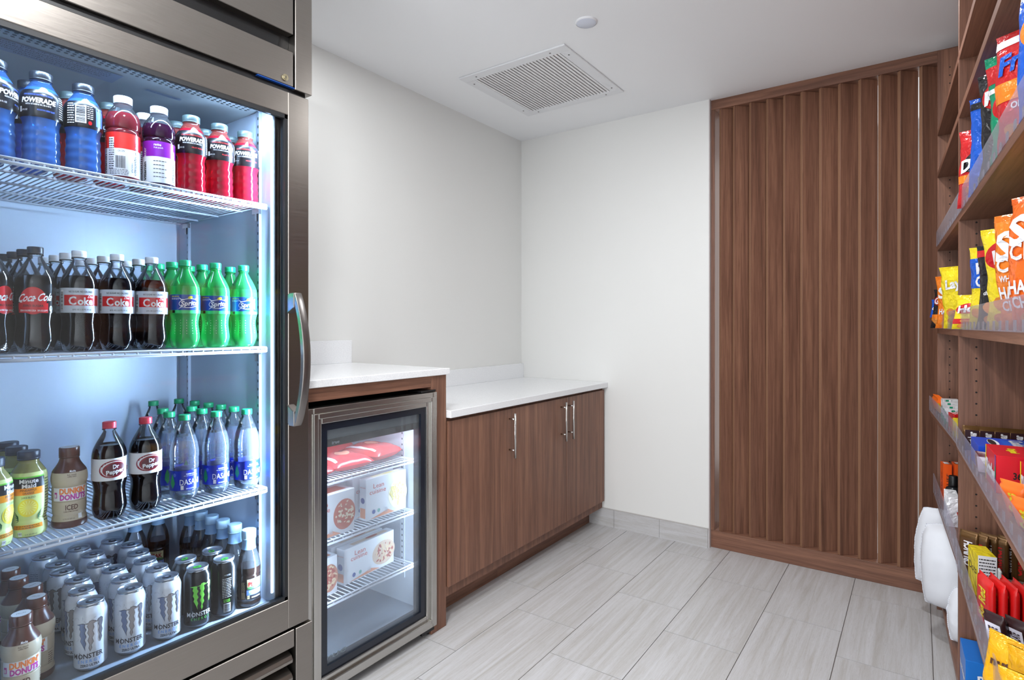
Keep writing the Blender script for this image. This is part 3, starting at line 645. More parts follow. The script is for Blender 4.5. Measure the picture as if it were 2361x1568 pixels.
def art_vit(c, c2, flavor, back):
    def a(m, p, f):
        band(m, p, 0.008, 0.113, 0); band(m, p, 0.074, 0.113, 1, 0.0006)
        for cu, e in ((0.031, 0), (-0.040, 0)):
            m.text(f, 'vitamin', cu, 0.036, 0.0085, 3, w=0.048, bold=0.03, e=0.0012, rot=PI/2); m.text(f, 'water', cu, 0.079, 0.0085, 3 if back else 2, w=0.034, e=0.0012, rot=PI/2)
        if back:
            bars(m, f, -0.012, 0.008, 0.026, 0.056, 3, 18, 0.0010); m.text(f, 'CA CRV', 0.0, 0.068, 0.0045, 3, w=0.014, e=0.001)
            lines(m, f, -0.028, -0.015, 0.022, 0.098, 3, 14); lines(m, f, -0.026, 0.016, 0.010, 0.024, 3, 4); m.text(f, 'glaceau', 0.022, 0.03, 0.005, 3, w=0.024, rot=PI/2, e=0.001)
            m.rect(f, -0.028, -0.0155, 0.060, 0.100, 0, 0.0007)
        else:
            m.text(f, flavor, -0.008, 0.104, 0.0062, 0, w=0.016, bold=0.02, e=0.0011); m.text(f, 'fruit punch', -0.006, 0.0965, 0.0042, 0, w=0.020, e=0.0011)
            for k in range(5): lines(m, f, -0.017, 0.012-0.004*(k % 2), 0.020+k*0.010, 0.025+k*0.010, 3, 1)
    return a
VREDL = thin('pink_vitamin_drink', (0.62, 0.16, 0.18), f0=1.5, haze=0.5, rough=0.07, hcol=(0.45, 0.06, 0.08)); VPUR = thin('purple_vitamin_drink', (0.20, 0.05, 0.16), f0=1.5, haze=0.4, rough=0.07, hcol=(0.10, 0.02, 0.08))
VC = (0.0195, 0.1895, 0.2085)
T_VR = bottle('vr', 'vitamin_drink_bottle', '', VREDL, PET, P((214, 216, 226), 0.35), art_vit(0, 0, '', True), None, level=0.165, prof=VB, neck=PN, cap=VC, pet=False, labmats=[LABW, P((226, 50, 44), 0.3), WHT, INKB])
T_VP = bottle('vp', 'vitamin_drink_bottle', '', VPUR, PET, P((214, 216, 226), 0.35), art_vit(0, 0, 'revive', False), None, level=0.160, prof=VB, neck=PN, cap=VC, pet=False, labmats=[LABW, P((128, 32, 160), 0.3), WHT, INKB])
MB = [(0.022, 0.0), (0.0300, 0.004), (0.0328, 0.018), (0.0315, 0.034), (0.0300, 0.040), (0.0315, 0.050), (0.0335, 0.075), (0.0335, 0.105), (0.0330, 0.130), (0.0310, 0.143), (0.0240, 0.156), (0.0190, 0.164)]
def art_mm(m, p, f):
    band(m, p, 0.004, 0.145, 0)
    band(m, p, 0.112, 0.134, 1, 0.0008, -0.95, 0.95, 16); m.rect(f, -0.034, 0.034, 0.134, 0.137, 5, 0.0011); m.rect(f, -0.034, 0.034, 0.097, 0.112, 3, 0.0011)
    m.text(f, 'Minute', 0.002, 0.1275, 0.0088, 2, w=0.036, bold=0.025, e=0.0014); m.text(f, 'Maid', 0.002, 0.1170, 0.0088, 2, w=0.026, bold=0.025, e=0.0014)
    m.text(f, 'PINEAPPLE', 0.001, 0.1075, 0.0046, 1, w=0.030, e=0.0015); m.text(f, 'ORANGE', 0.001, 0.1010, 0.0046, 1, w=0.021, e=0.0015); m.text(f, 'JUICE BLEND', 0.001, 0.0915, 0.0040, 7, w=0.026, e=0.0012)
    m.disc(f, 0.0, 0.068, 0.020, 0.020, 4, 0.0008, 26, 5); m.disc(f, 0.0, 0.069, 0.0165, 0.016, 6, 0.0012, 26, 4)
    for k in range(16):
        a = 2*PI*k/16; m.pgon(f, [(0.004*math.cos(a), 0.069+0.004*math.sin(a)), (0.0155*math.cos(a-0.08), 0.069+0.0155*math.sin(a-0.08)), (0.0155*math.cos(a+0.08), 0.069+0.0155*math.sin(a+0.08))], 4, 0.0016)
    for s in (-1, 1):
        for k in range(5): m.pgon(f, [(s*0.019, 0.050-k*0.002), (s*(0.030-k*0.001), 0.064-k*0.007), (s*0.0205, 0.047-k*0.002)], 7, 0.0012)
    m.rect(f, -0.030, 0.030, 0.0215, 0.0305, 3, 0.0010); lines(m, f, -0.024, 0.024, 0.0225, 0.0300, 7, 2, 0.0014)
    m.rect(f, -0.020, -0.012, 0.006, 0.016, 2, 0.0010); m.text(f, '180', -0.016, 0.012, 0.0045, 1, e=0.0014); m.text(f, '12 FL OZ (355 mL)', 0.006, 0.009, 0.0030, 1, w=0.024, e=0.001)
    lines(m, f, 0.036, 0.052, 0.03, 0.13, 1, 16)
JUICE = thin('pineapple_juice', (0.75, 0.70, 0.35), f0=1.5, haze=0.8, rough=0.08, hcol=(0.62, 0.58, 0.22))
T_MM = bottle('mm', 'juice_bottle', '', JUICE, JUICE, P((30, 36, 54), 0.4), art_mm, None, level=0.20, prof=MB, neck=[(0.0185, 0.166), (0.0185, 0.172)], cap=(0.0200, 0.171, 0.1895), pet=False, labmats=[P((214, 226, 150), 0.3), P((26, 32, 38), 0.3), WHT, P((240, 152, 30), 0.3), P((242, 222, 66), 0.3), P((110, 200, 60), 0.3), P((248, 240, 130), 0.3), P((34, 96, 50), 0.4)])
DP = [(0.026, 0.0), (0.0325, 0.003), (0.0335, 0.012), (0.0325, 0.024), (0.0305, 0.030), (0.0320, 0.036), (0.0325, 0.060), (0.0318, 0.063), (0.0328, 0.066), (0.0328, 0.094), (0.0318, 0.097), (0.0335, 0.102), (0.0350, 0.115), (0.0325, 0.130), (0.0255, 0.142), (0.0200, 0.152), (0.0180, 0.160)]
def art_dk(m, p, f):
    band(m, p, 0.001, 0.160, 0); band(m, p, 0.001, 0.018, 1, 0.0007); band(m, p, 0.130, 0.160, 1, 0.0007)
    m.rect(f, -0.040, 0.040, 0.066, 0.096, 2, 0.0009)
    m.text(f, "DUNKIN'", 0.0055, 0.0880, 0.0120, 3, w=0.058, bold=0.05, e=0.0014); m.text(f, 'DONUTS', 0.0055, 0.0740, 0.0120, 4, w=0.056, bold=0.05, e=0.0014)
    m.rect(f, -0.036, -0.029, 0.073, 0.086, 4, 0.0013); m.rect(f, -0.0345, -0.0305, 0.0745, 0.082, 2, 0.0017)
    m.text(f, 'ICED', 0.002, 0.0500, 0.0115, 1, w=0.026, bold=0.02, e=0.0012); m.text(f, 'Coffee & Milk Beverage', 0.0, 0.0405, 0.0030, 1, w=0.030, bold=0.01, e=0.0012); m.text(f, '13.7 FL OZ (405 mL)', -0.004, 0.0235, 0.0030, 1, w=0.024, e=0.0012)
    m.text(f, 'Mocha', 0.004, 0.1335, 0.0042, 2, w=0.013, shear=0.15, bold=0.03, e=0.0014); m.text(f, 'Rich, smooth', 0.002, 0.1255, 0.0030, 1, w=0.018, bold=0.01, e=0.0012); m.text(f, 'coffee taste', 0.002, 0.1215, 0.0030, 1, w=0.017, bold=0.01, e=0.0012)
    m.rect(f, 0.016, 0.025, 0.021, 0.032, 2, 0.0011); lines(m, f, 0.043, 0.055, 0.03, 0.06, 1, 6)
BEIGE = P((196, 182, 158), 0.28); BRN = P((84, 44, 32), 0.3)
def dunkin():
    t = bottle('dk', 'coffee_bottle', '', BEIGE, BRN, BRN, art_dk, None, level=0.13, prof=DP, neck=[(0.0180, 0.163)], cap=(0.0195, 0.1615, 0.1850), pet=False, labmats=[BEIGE, BRN, WHT, P((240, 130, 60), 0.35), P((196, 60, 160), 0.35)])
    m = M(); g = lambda u, v, e=0: (-v, u, 0.1852+e); m.disc(g, 0, 0, 0.017, 0.017, 0, 0, 24, 1); m.text(g, 'Mocha', 0, 0, 0.004, 1, w=0.016, shear=0.15, e=0.0003)
    m.build('cap_sticker', [WHT, INKB], t); return t
T_DK = dunkin()
GP = [(0.026, 0.0), (0.0315, 0.003), (0.0325, 0.012), (0.0310, 0.018), (0.0318, 0.024), (0.0318, 0.085), (0.0310, 0.090), (0.0322, 0.098), (0.0318, 0.112), (0.0280, 0.135), (0.0215, 0.155), (0.0178, 0.168), (0.0172, 0.190)]
def art_gp(m, p, f):
    m.rect(f, -0.024, 0.026, 0.052, 0.083, 0, 0.0006); m.rect(f, -0.022, 0.024, 0.058, 0.081, 1, 0.0009); m.rect(f, -0.022, 0.024, 0.053, 0.058, 4, 0.0010)
    m.disc(f, 0.0, 0.0575, 0.022, 0.003, 4, 0.0013, 20, 2); m.text(f, 'GOLD', 0.001, 0.0775, 0.0042, 5, w=0.030, bold=0.02, e=0.0014); m.text(f, 'PEAK', 0.001, 0.0675, 0.0120, 3, w=0.038, bold=0.04, e=0.0014)
    m.rect(f, -0.024, 0.026, 0.036, 0.051, 2, 0.0008); m.text(f, 'SWEET TEA', 0.001, 0.0455, 0.0052, 1, w=0.036, bold=0.01, e=0.0012); m.text(f, 'WITH REAL SUGAR', 0.001, 0.0395, 0.0028, 1, w=0.028, e=0.0012)
    m.rect(f, -0.024, 0.026, 0.024, 0.036, 6, 0.0007); m.text(f, '18.5 FL OZ (547 mL)', 0.006, 0.029, 0.0035, 1, w=0.030, bold=0.02, e=0.0011); m.rect(f, -0.022, -0.015, 0.0255, 0.0355, 1, 0.0011); m.text(f, '190', -0.0185, 0.031, 0.0035, 6, e=0.0014)
    m.rect(f, -0.042, -0.028, 0.024, 0.075, 6, 0.0006); lines(m, f, -0.041, -0.029, 0.045, 0.074, 1, 8); m.rect(f, -0.040, -0.030, 0.026, 0.044, 1, 0.0009); bars(m, f, -0.039, -0.031, 0.027, 0.043, 6, 12, 0.0012)
def goldpeak():
    t = bottle('gp', 'tea_bottle', '', P((26, 15, 12), 0.10, Specular_IOR_Level=0.6), PET, P((178, 208, 232), 0.35), art_gp, None, level=0.112, prof=GP, neck=[(0.0172, 0.192)], cap=(0.0190, 0.1915, 0.2165), pet=False, labmats=[INKB, P((222, 202, 150), 0.35), P((96, 124, 180), 0.35), P((160, 36, 36), 0.35), P((60, 110, 60), 0.4), P((90, 70, 40), 0.4), P((30, 30, 38), 0.35)])
    m = M(); band(m, smooth(GP, 3), 0.162, 0.1905, 0, 0.0005); m.build('neck_sleeve', P((150, 184, 218), 0.35), t); return t
T_GP = goldpeak()
# -- 16 oz cans
CB = [(0.0235, 0.0), (0.0260, 0.0005), (0.0325, 0.010), (0.0333, 0.013), (0.0333, 0.132), (0.0325, 0.137), (0.0270, 0.150), (0.0262, 0.153)]
CLAW = [(-20, 42), (-13, 40.5), (-14.5, 34), (-12, 30), (-14, 22), (-11, 16), (-12.5, 10), (-7, -2), (-4.5, -10), (-5.5, -2), (-3.5, 4), (-6, 12), (-3, 18), (-6, 26), (-3, 32), (-6, 37), (-5, 43), (-9, 44), (-12, 43.5)]
CLAW2 = [(-5, 43), (2, 45), (2.5, 47.5), (7, 48.5), (12, 46), (14, 44), (8, 42), (9.5, 34), (7, 28), (9.5, 20), (6.5, 14), (8.5, 6), (5, 0), (6, -6), (3.5, -12), (1.5, -5), (3, 2), (0, 10), (2.5, 18), (-0.5, 25), (1.5, 32), (-1, 38), (0.5, 41.5)]
CLAW3 = [(14, 44), (18, 48), (22, 50), (25, 47), (25, 40), (22.5, 32), (24.5, 24), (22, 16), (23.5, 10), (20.5, 2), (18.5, 10), (20, 17), (17.5, 25), (19.5, 32), (17, 38), (19, 43), (16.5, 43.5)]
def can(dark):
    t = thing('energy_drink_can', '', 'can', (0, 0, 0), 0, None); p = smooth(CB, 2); f = cyl(CB, 0.0333)
    m = M(); m.lathe(CB, 36, mats=[1, 1, 0, 0, 0, 0, 1]); m.build('can_body', [P((14, 16, 18), 0.22, 0.3) if dark else P((222, 228, 238), 0.26, 0.12), P((200, 204, 212), 0.2, 0.9)], t)
    m = M(); m.lathe([(0.0262, 0.1525), (0.0270, 0.1540), (0.0270, 0.1565), (0.0262, 0.1578), (0.0254, 0.1565), (0.0244, 0.1530), (0.0005, 0.1525)], 36, cap=False); m.build('lid', P((190, 194, 202), 0.3, 0.9), t)
    g = lambda u, v, e=0: (-v, u, 0.1534+e); tc = 1
    m = M(); m.disc(g, 0.0, 0.003, 0.0105, 0.0075, 0, 0.0006, 18, 1); m.disc(g, 0.0, 0.003, 0.005, 0.0035, 1, 0.0010, 12, 1); m.build('pull_tab', [P((60, 190, 50), 0.35, 0.3) if dark else P((44, 52, 66), 0.3, 0.4), P((30, 60, 36), 0.4) if dark else P((180, 186, 196), 0.3, 0.6)], t)
    m = M(); k = 0.00118; c0 = 0.0875
    for i, pg in enumerate((CLAW, CLAW2, CLAW3)):
        q = [((x-1)*k+0.002, c0+(y-20)*k) for x, y in pg]
        if not dark:
            o2 = []; n_ = len(q); ar = sum(q[t_][0]*q[(t_+1) % n_][1]-q[(t_+1) % n_][0]*q[t_][1] for t_ in range(n_)); sg_ = 1 if ar > 0 else -1
            for t_ in range(n_):
                a, b, c = q[t_-1], q[t_], q[(t_+1) % n_]; e1 = Vector((b[1]-a[1], a[0]-b[0])).normalized(); e2 = Vector((c[1]-b[1], b[0]-c[0])).normalized(); nn = e1+e2
                nn = nn.normalized()*0.0008*sg_ if nn.length > 0.05 else e1*0.0; o2.append((b[0]+nn.x, b[1]+nn.y))
            m.pgon(f, o2, 0, 0.0006)
        m.pgon(f, q, 1+i if not dark else 1, 0.0009)
    m.text(f, 'M', -0.0265, 0.040, 0.0115, 0, w=0.0095, bold=0.015, e=0.0009); m.text(f, 'ONSTER', 0.0055, 0.040, 0.0110, 0, w=0.050, bold=0.02, e=0.0009); m.rect(f, -0.0166, -0.0156, 0.031, 0.049, 0, 0.0010)
    m.text(f, 'E N E R G Y', 0.003, 0.0275, 0.0068, 4, w=0.046, bold=0.02, e=0.0009)
    if not dark:
        m.text(f, 'ZERO ULTRA', 0.004, 0.0180, 0.0055, 0, w=0.038, bold=0.03, e=0.0009)
        h = lambda u, v, e=0: ((0.0302+e-(v-0.1375)*0.42)*math.cos(u/0.0302), (0.0302+e-(v-0.1375)*0.42)*math.sin(u/0.0302), v+0.002)
        for a in (-0.060, 0.0, 0.060): m.text(h, 'ZERO CALORIES  ZERO SUGAR', a, 0.1375, 0.0036, 0, w=0.052, bold=0.01, e=0.0006)
        rr = random.Random(9)
        for _ in range(90):   # pale engraved scrollwork
            u = rr.uniform(-0.10, 0.10); v = rr.choice([rr.uniform(0.015, 0.13), rr.uniform(0.112, 0.130)]); a = rr.uniform(-0.8, 0.9); L = rr.uniform(0.003, 0.008); b = rr.uniform(-1, 1)
            pr = (u, v)
            if abs(u) < 0.021 and v < 0.112: continue
            for s in range(4):
                a += b*0.5; q = (pr[0]+L/3*math.cos(a), pr[1]+L/3*math.sin(a)); nx, ny = -math.sin(a)*0.00022, math.cos(a)*0.00022
                m.pgon(f, [(pr[0]-nx, pr[1]-ny), (q[0]-nx, q[1]-ny), (q[0]+nx, q[1]+ny), (pr[0]+nx, pr[1]+ny)], 5, 0.0004); pr = q
        lines(m, f, -0.075, -0.052, 0.03, 0.12, 5, 16, 0.0006)
    else:
        lines(m, f, -0.022, 0.022, 0.138, 0.1395, 4, 1, 0.0006) if False else None
        lines(m, f, 0.075, 0.098, 0.055, 0.110, 0, 12, 0.0006); m.rect(f, 0.078, 0.096, 0.016, 0.040, 0, 0.0006); bars(m, f, 0.080, 0.094, 0.018, 0.038, 5, 14, 0.0009, False)
        m.text(f, 'MONSTER', 0.088, 0.118, 0.004, 0, w=0.016, e=0.0007); m.text(f, 'Unleash', 0.086, 0.050, 0.004, 1, w=0.016, bold=0.02, e=0.0007); m.text(f, 'the Beast!', 0.086, 0.0455, 0.004, 1, w=0.016, bold=0.02, e=0.0007)
    m.build('printed_art', [P((222, 226, 232), 0.3), P((120, 220, 70), 0.35), P((120, 220, 70), 0.35), P((120, 220, 70), 0.35), P((90, 170, 80), 0.35), INKB] if dark else [P((52, 46, 54), 0.35), P((128, 142, 176), 0.3, 0.3), P((148, 142, 144), 0.3, 0.3), P((120, 118, 128), 0.3, 0.3), P((120, 164, 222), 0.35), P((140, 148, 164), 0.4)], t)
    return t
T_CW, T_CD = can(False), can(True)
used = set()
def put(tp, x, y, z, rz, label, group):
    nw = label.split(); assert 4 <= len(nw) <= 16, (len(nw), label)
    if tp.name in used: return dup(tp, (x, y, z), rz, label, group)
    used.add(tp.name); tp.location = (x, y, z); tp.rotation_euler = (0, 0, rz); tag(tp, label, None, group); return tp
R_ = random.Random(11)
OR = ['front', 'second', 'third', 'fourth', 'fifth', 'sixth']
za, zb, zc, zd = SZ['A']+0.0003, SZ['B']+0.0003, SZ['C']+0.0003, ZF+0.0003
lbA = ['blue sports drink bottle cut by the left picture edge, top refrigerator shelf', 'blue sports drink bottle with white lettering on its black label, top shelf', 'blue sports drink bottle showing its white barcode, top shelf',
       'vitamin drink bottle with red and white label and white cap, top shelf', 'vitamin drink bottle with purple and white label, top shelf', 'red sports drink bottle directly beside the purple-labelled vitamin drink, top shelf', 'red sports drink bottle, middle of the three red ones on the top shelf', 'red sports drink bottle at the right end of the top shelf']
grA = ['blue sports drinks', 'blue sports drinks', 'blue sports drinks', 'vitamin drinks', 'vitamin drinks', 'red sports drinks', 'red sports drinks', 'red sports drinks']
tA = [T_PB, T_PB, T_PBB, T_VR, T_VP, T_PR, T_PR, T_PR]
yA = [0.366, 0.446, 0.526, 0.609, 0.692, 0.773, 0.850, 0.9265]
rA = [0.8, -0.42, -0.25, -0.45, -0.28, -0.38, -0.28, -0.45]
for i in range(8): put(tA[i], -1.612, yA[i], za, rA[i], lbA[i], grA[i])
bk = ['far left', 'second from left', 'third from left', 'fourth from left', 'fifth from left', 'sixth from left', 'seventh from left', 'far right']
nm = ['blue sports drink', 'blue sports drink', 'red sports drink', 'red sports drink', 'red vitamin drink', 'red sports drink', 'red sports drink', 'red sports drink']
tB_ = [T_PB, T_PB, T_PR, T_PR, T_VR, T_PR, T_PR, T_PR]
for i in range(8): put(tB_[i], -1.693, yA[i], za, R_.uniform(-0.5, 0.5), nm[i]+' bottle behind the front row of the top shelf, '+bk[i], grA[0] if i < 2 else ('vitamin drinks' if i == 4 else 'red sports drinks'))
# middle shelf: colas and lemon-lime sodas in columns
yB = [0.357, 0.434, 0.516, 0.594, 0.672, 0.754, 0.836, 0.918]
cols = ['leftmost, cut by the picture edge,', 'beside the silver labels', 'leftmost silver-label column', 'middle silver-label column', 'rightmost silver-label column', 'leftmost green column', 'middle green column', 'rightmost green column']
for c in range(8):
    tp = T_ZERO if c < 2 else T_DIET if c < 5 else T_SPR
    g = 'zero sugar cola bottles' if c < 2 else 'diet cola bottles' if c < 5 else 'green soda bottles'
    for r in range(4 if c != 6 else 3):
        if c < 2: lb = 'cola bottle with black cap and red disc, %s row, column %s' % (OR[r], ['cut by picture edge', 'beside silver labels'][c])
        elif c < 5: lb = 'cola bottle with white cap and silver label, %s in the %s' % (OR[r], cols[c])
        else: lb = 'green lemon-lime soda bottle, %s in the %s of the middle shelf' % (OR[r], cols[c])
        y = yB[c]+(R_.uniform(-0.0015, 0.0015) if r else 0)
        put(tp, -1.607-0.0752*r, y, zb, (-0.42 if r == 0 else R_.uniform(-1, 1))+(0.95 if c == 0 else 0)+(0.05*(c % 3)), lb, g)
# lower shelf
lb = ['pineapple orange juice bottle cut by the left picture edge', 'pineapple orange juice bottle with black cap, whole label showing', 'pineapple orange juice bottle, second in its column behind the full label', 'pineapple orange juice bottle, third and rearmost in its column']
for i, (x, y) in enumerate([(-1.612, 0.362), (-1.640, 0.431), (-1.722, 0.430), (-1.803, 0.434)]): put(T_MM, x, y, zc, [0.8, -0.30, -0.2, 0][i], lb[i], 'juice bottles')
put(T_DK, -1.640, 0.507, zc, -0.22, 'brown and cream iced coffee bottle between the juice and dark soda', 'iced coffee bottles')
put(T_PEP, -1.628, 0.585, zc, -0.30, 'dark soda bottle with red cap beside the iced coffee bottle', 'red-capped dark sodas')
put(T_PEP, -1.630, 0.667, zc, -0.33, 'dark soda bottle with red cap beside the water bottles', 'red-capped dark sodas')
wp = [(-1.640, 0.768, 'front left water bottle with green cap and full blue label'), (-1.630, 0.850, 'front middle water bottle with green cap and full blue label'), (-1.604, 0.926, 'front right water bottle by the refrigerator side wall'),
      (-1.728, 0.768, 'water bottle directly behind the front left water bottle'), (-1.812, 0.788, 'water bottle third back in the left water column'), (-2.02, 0.850, 'water bottle alone at the back left near the rear wall'),
      (-1.716, 0.853, 'water bottle directly behind the front middle water bottle'), (-1.795, 0.862, 'water bottle third back in the middle water column'), (-1.682, 0.931, 'water bottle directly behind the front right water bottle'),
      (-1.757, 0.931, 'water bottle third back along the refrigerator side wall'), (-1.832, 0.931, 'water bottle fourth back along the refrigerator side wall'), (-1.915, 0.929, 'water bottle fifth back along the refrigerator side wall'), (-2.01, 0.924, 'water bottle rearmost in the corner of the lower shelf')]
for i, (x, y, l) in enumerate(wp): put(T_DAS, x, y, zc, -0.30+(R_.uniform(-0.8, 0.8) if i > 2 else 0), l, 'water bottles')
# cabinet floor
cw = [[(-1.614, .541), (-1.699, .550), (-1.780, .567), (-1.869, .562), (-1.939, .572), (-2.032, .568)], [(-1.611, .624), (-1.689, .638), (-1.777, .649), (-1.849, .639), (-1.942, .656), (-2.025, .649)], [(-1.607, .708), (-1.690, .719), (-1.770, .723), (-1.848, .737), (-1.933, .752), (-2.014, .730)]]
for c, cc in enumerate(cw):
    for r, (x, y) in enumerate(cc):
        put(T_CW, x, y, zd, (-0.50+0.05*c) if r == 0 else R_.uniform(-1.5, 1.5), 'white and silver energy drink can, %s in the %s white column' % (OR[r], ['left', 'middle', 'right'][c]), 'white energy drink cans')
for x, y, r, l in [(-1.604, .785, -0.30, 'black energy drink can with green claw mark, front left of the black cans'), (-1.688, .794, 0.6, 'black energy drink can behind the can with the green claw'), (-1.602, .857, -2.85, 'black energy drink can showing its barcode, front right of the black cans'), (-1.686, .868, 1.5, 'black energy drink can behind the can showing its barcode')]:
    put(T_CD, x, y, zd, r, l, 'black energy drink cans')
for r, (x, y) in enumerate([(-1.596, .406), (-1.668, .452), (-1.748, .466), (-1.829, .460), (-1.908, .464)]):
    put(T_DK, x, y, zd, [-0.2, -0.75, 0.5, 0.2, -0.4][r], 'iced coffee bottle on the refrigerator floor, %s in its column left of the cans' % OR[r], 'iced coffee bottles')
for r, (x, y) in enumerate([(-1.600, .930), (-1.678, .931), (-1.745, .931), (-1.812, .931), (-1.879, .931), (-1.946, .931)]):
    put(T_GP, x, y, zd, -0.05 if r == 0 else R_.uniform(-1, 1), 'iced tea bottle with pale blue cap, %s in the column by the side wall' % OR[r], 'iced tea bottles')
put(T_GP, -2.03, .800, zd, -0.1, 'iced tea bottle at the back wall, left of its pair', 'iced tea bottles')
put(T_GP, -2.04, .872, zd, -0.6, 'iced tea bottle at the back wall, right of its pair', 'iced tea bottles')
# ------------------------------------------------------------------ frozen food
def boxmap(d): return lambda u, v, e=0: (d/2+e, u, v)
def meal(l, x, y, z, rz, w, h, d, food, spots, group):
    t = thing('frozen_meal_box', l, 'frozen meal', (x, y, z), rz, group); M().box(-d/2, d/2, -w/2, w/2, 0, h).build('carton', P((222, 228, 236), 0.4), t, 0.0008)
    f = boxmap(d); m = M(); rr = random.Random(w*1000+x)
    k = h/0.155 if h > 0.13 else h/0.125
    m.text(f, 'Lean', -w*0.20, h*0.80, 0.017*k, 0, w=0.052*k, e=0.0004); m.text(f, 'cuisine', -w*0.22, h*0.665, 0.017*k, 0, w=0.080*k, e=0.0004)
    m.disc(f, w*0.28, h*0.45, w*0.24, h*0.36, 1, 0.0004, 24, 3)
    for _ in range(70):
        a = rr.uniform(0, 2*PI); q = math.sqrt(rr.random()); m.disc(f, w*0.28+w*0.19*q*math.cos(a), h*0.47+h*0.29*q*math.sin(a), rr.uniform(.003, .009), rr.uniform(.002, .005), 2+rr.randrange(2), 0.0008+rr.random()*0.0006, 8, 1, rr.uniform(0, 3))
    m.disc(f, -w*0.32, h*0.18, 0.008, 0.008, 4, 0.0005, 16, 1); m.disc(f, -w*0.20, h*0.18, 0.007, 0.007, 5, 0.0005, 16, 1); m.pgon(f, [(-w*.42, .003), (w*.2, .003), (w*.02, h*.14), (-w*.1, h*.10)], 6, 0.0004)
    for j in range(4): m.rect(f, -w*0.05+j*0.004, -w*0.05+j*0.004+0.0018, h*.08, h*.2, 7, 0.0008)
    g = lambda u, v, e=0: (u, -w/2-e, v)     # narrow end
    m.rect(g, -d/2+.004, d/2-.004, h*.06, h*.30, 6, 0.0004); m.disc(g, 0, h*.48, d*.3, d*.3, 4, 0.0004, 14, 1); m.text(g, 'Lean cuisine', 0, h*.8, .006, 0, w=d*.8, e=.0004)
    top = lambda u, v, e=0: (v, u, h+e); m.rect(top, -w*.3, w*.4, -d*.25, d*.3, 1, 0.0003); m.disc(top, w*.1, 0, w*.12, d*.2, 2, 0.0006, 14, 1)
    m.build('printed_front', [P((214, 96, 84), 0.4), food] + spots + [P((52, 84, 160), 0.4), P((110, 180, 170), 0.4), P((222, 150, 116), 0.4), P((200, 205, 212), 0.3)], t)
pasta = [P((236, 226, 150), 0.5), P((222, 206, 120), 0.5)]; sauce = [P((200, 90, 60), 0.5), P((232, 212, 180), 0.5)]; pizza = [P((170, 70, 58), 0.5), P((224, 198, 160), 0.5)]
meal('frozen pasta box with yellow noodles, right side of the middle freezer shelf', -1.663, 1.506, 0.4945, 0, 0.200, 0.152, 0.036, P((238, 234, 200), 0.5), pasta, 'frozen meal boxes')
meal('frozen meal box just behind the yellow noodle box', -1.715, 1.487, 0.4945, 0, 0.200, 0.152, 0.036, P((238, 234, 200), 0.5), pasta, 'frozen meal boxes')
meal('rearmost frozen meal box behind the yellow noodle box', -1.760, 1.478, 0.4945, 0, 0.200, 0.152, 0.036, P((238, 234, 200), 0.5), pasta, 'frozen meal boxes')
meal('frozen meal box with red baked dish beside the refrigerator, middle freezer shelf', -1.668, 1.232, 0.4945, 0.04, 0.200, 0.145, 0.100, P((190, 96, 70), 0.5), sauce, 'frozen meal boxes')
meal('long frozen pizza box on the lowest freezer shelf, right side', -1.690, 1.446, 0.2875, 0.06, 0.250, 0.125, 0.040, P((214, 190, 168), 0.5), pizza, 'frozen meal boxes')
meal('frozen pizza box just behind the long one, lowest freezer shelf', -1.742, 1.432, 0.2875, 0.04, 0.250, 0.125, 0.040, P((214, 190, 168), 0.5), pizza, 'frozen meal boxes')
meal('frozen pizza box at the left of the lowest freezer shelf', -1.672, 1.200, 0.2875, 0.05, 0.155, 0.130, 0.060, P((196, 130, 104), 0.5), pizza, 'frozen meal boxes')
def lump(l, x, y, z, rz, w, d, h, col, seed):
    t = thing('frozen_food_bag', l, 'frozen bag', (x, y, z), rz, 'red frozen food bags'); m = M(); N = 18; i = 0
    def sf(u, v, sgn, e=0):
        q = max(0, (1-(abs(2*u/w))**3)*(1-(abs(2*v/d))**3)); b = noise.noise(Vector((u*28+seed, v*28, sgn)))*0.007+noise.noise(Vector((u*70, v*70+seed, sgn)))*0.0025
        return (v, u, max(0.0, h/2+sgn*(h/2)*q**0.5+(b*q if sgn > 0 else 0))+e)
    for sgn in (1, -1):
        i = len(m.v)
        for a in range(N+1):
            for b in range(N+1): m.v.append(sf(-w/2+w*a/N, -d/2+d*b/N, sgn))
        for a in range(N):
            for b in range(N):
                k = i+a*(N+1)+b; q = (k, k+1, k+N+2, k+N+1); m.f.append(q if sgn < 0 else q[::-1]); m.mi.append(0); m.sm.append(True)
    m.build('bag', P(col, 0.22), t); m = M(); g = lambda u, v, e=0: sf(u, v, 1, e+0.002)
    m.disc(g, 0.0, 0.0, w*.16, d*.16, 0, 0, 18, 3); m.rect(g, -w*.42, -w*.36, -d*.4, d*.4, 1, 0, 0.01, 0.01); m.build('printed_patch', [P((226, 150, 120), 0.3), P((226, 226, 232), 0.3)], t)
lump('red frozen food bag at the left of the top freezer shelf', -1.70, 1.185, 0.6945, 0.1, 0.16, 0.15, 0.040, (206, 52, 60), 1)
lump('red frozen food bag in the middle of the top freezer shelf', -1.705, 1.345, 0.6945, -0.1, 0.165, 0.17, 0.052, (200, 46, 52), 5)
lump('red frozen food bag at the right of the top freezer shelf', -1.735, 1.510, 0.6945, 0.15, 0.16, 0.18, 0.060, (196, 60, 60), 9)
lump('red frozen food bag lying behind the others, top freezer shelf', -1.90, 1.40, 0.6945, 0.3, 0.20, 0.18, 0.075, (190, 56, 60), 14)

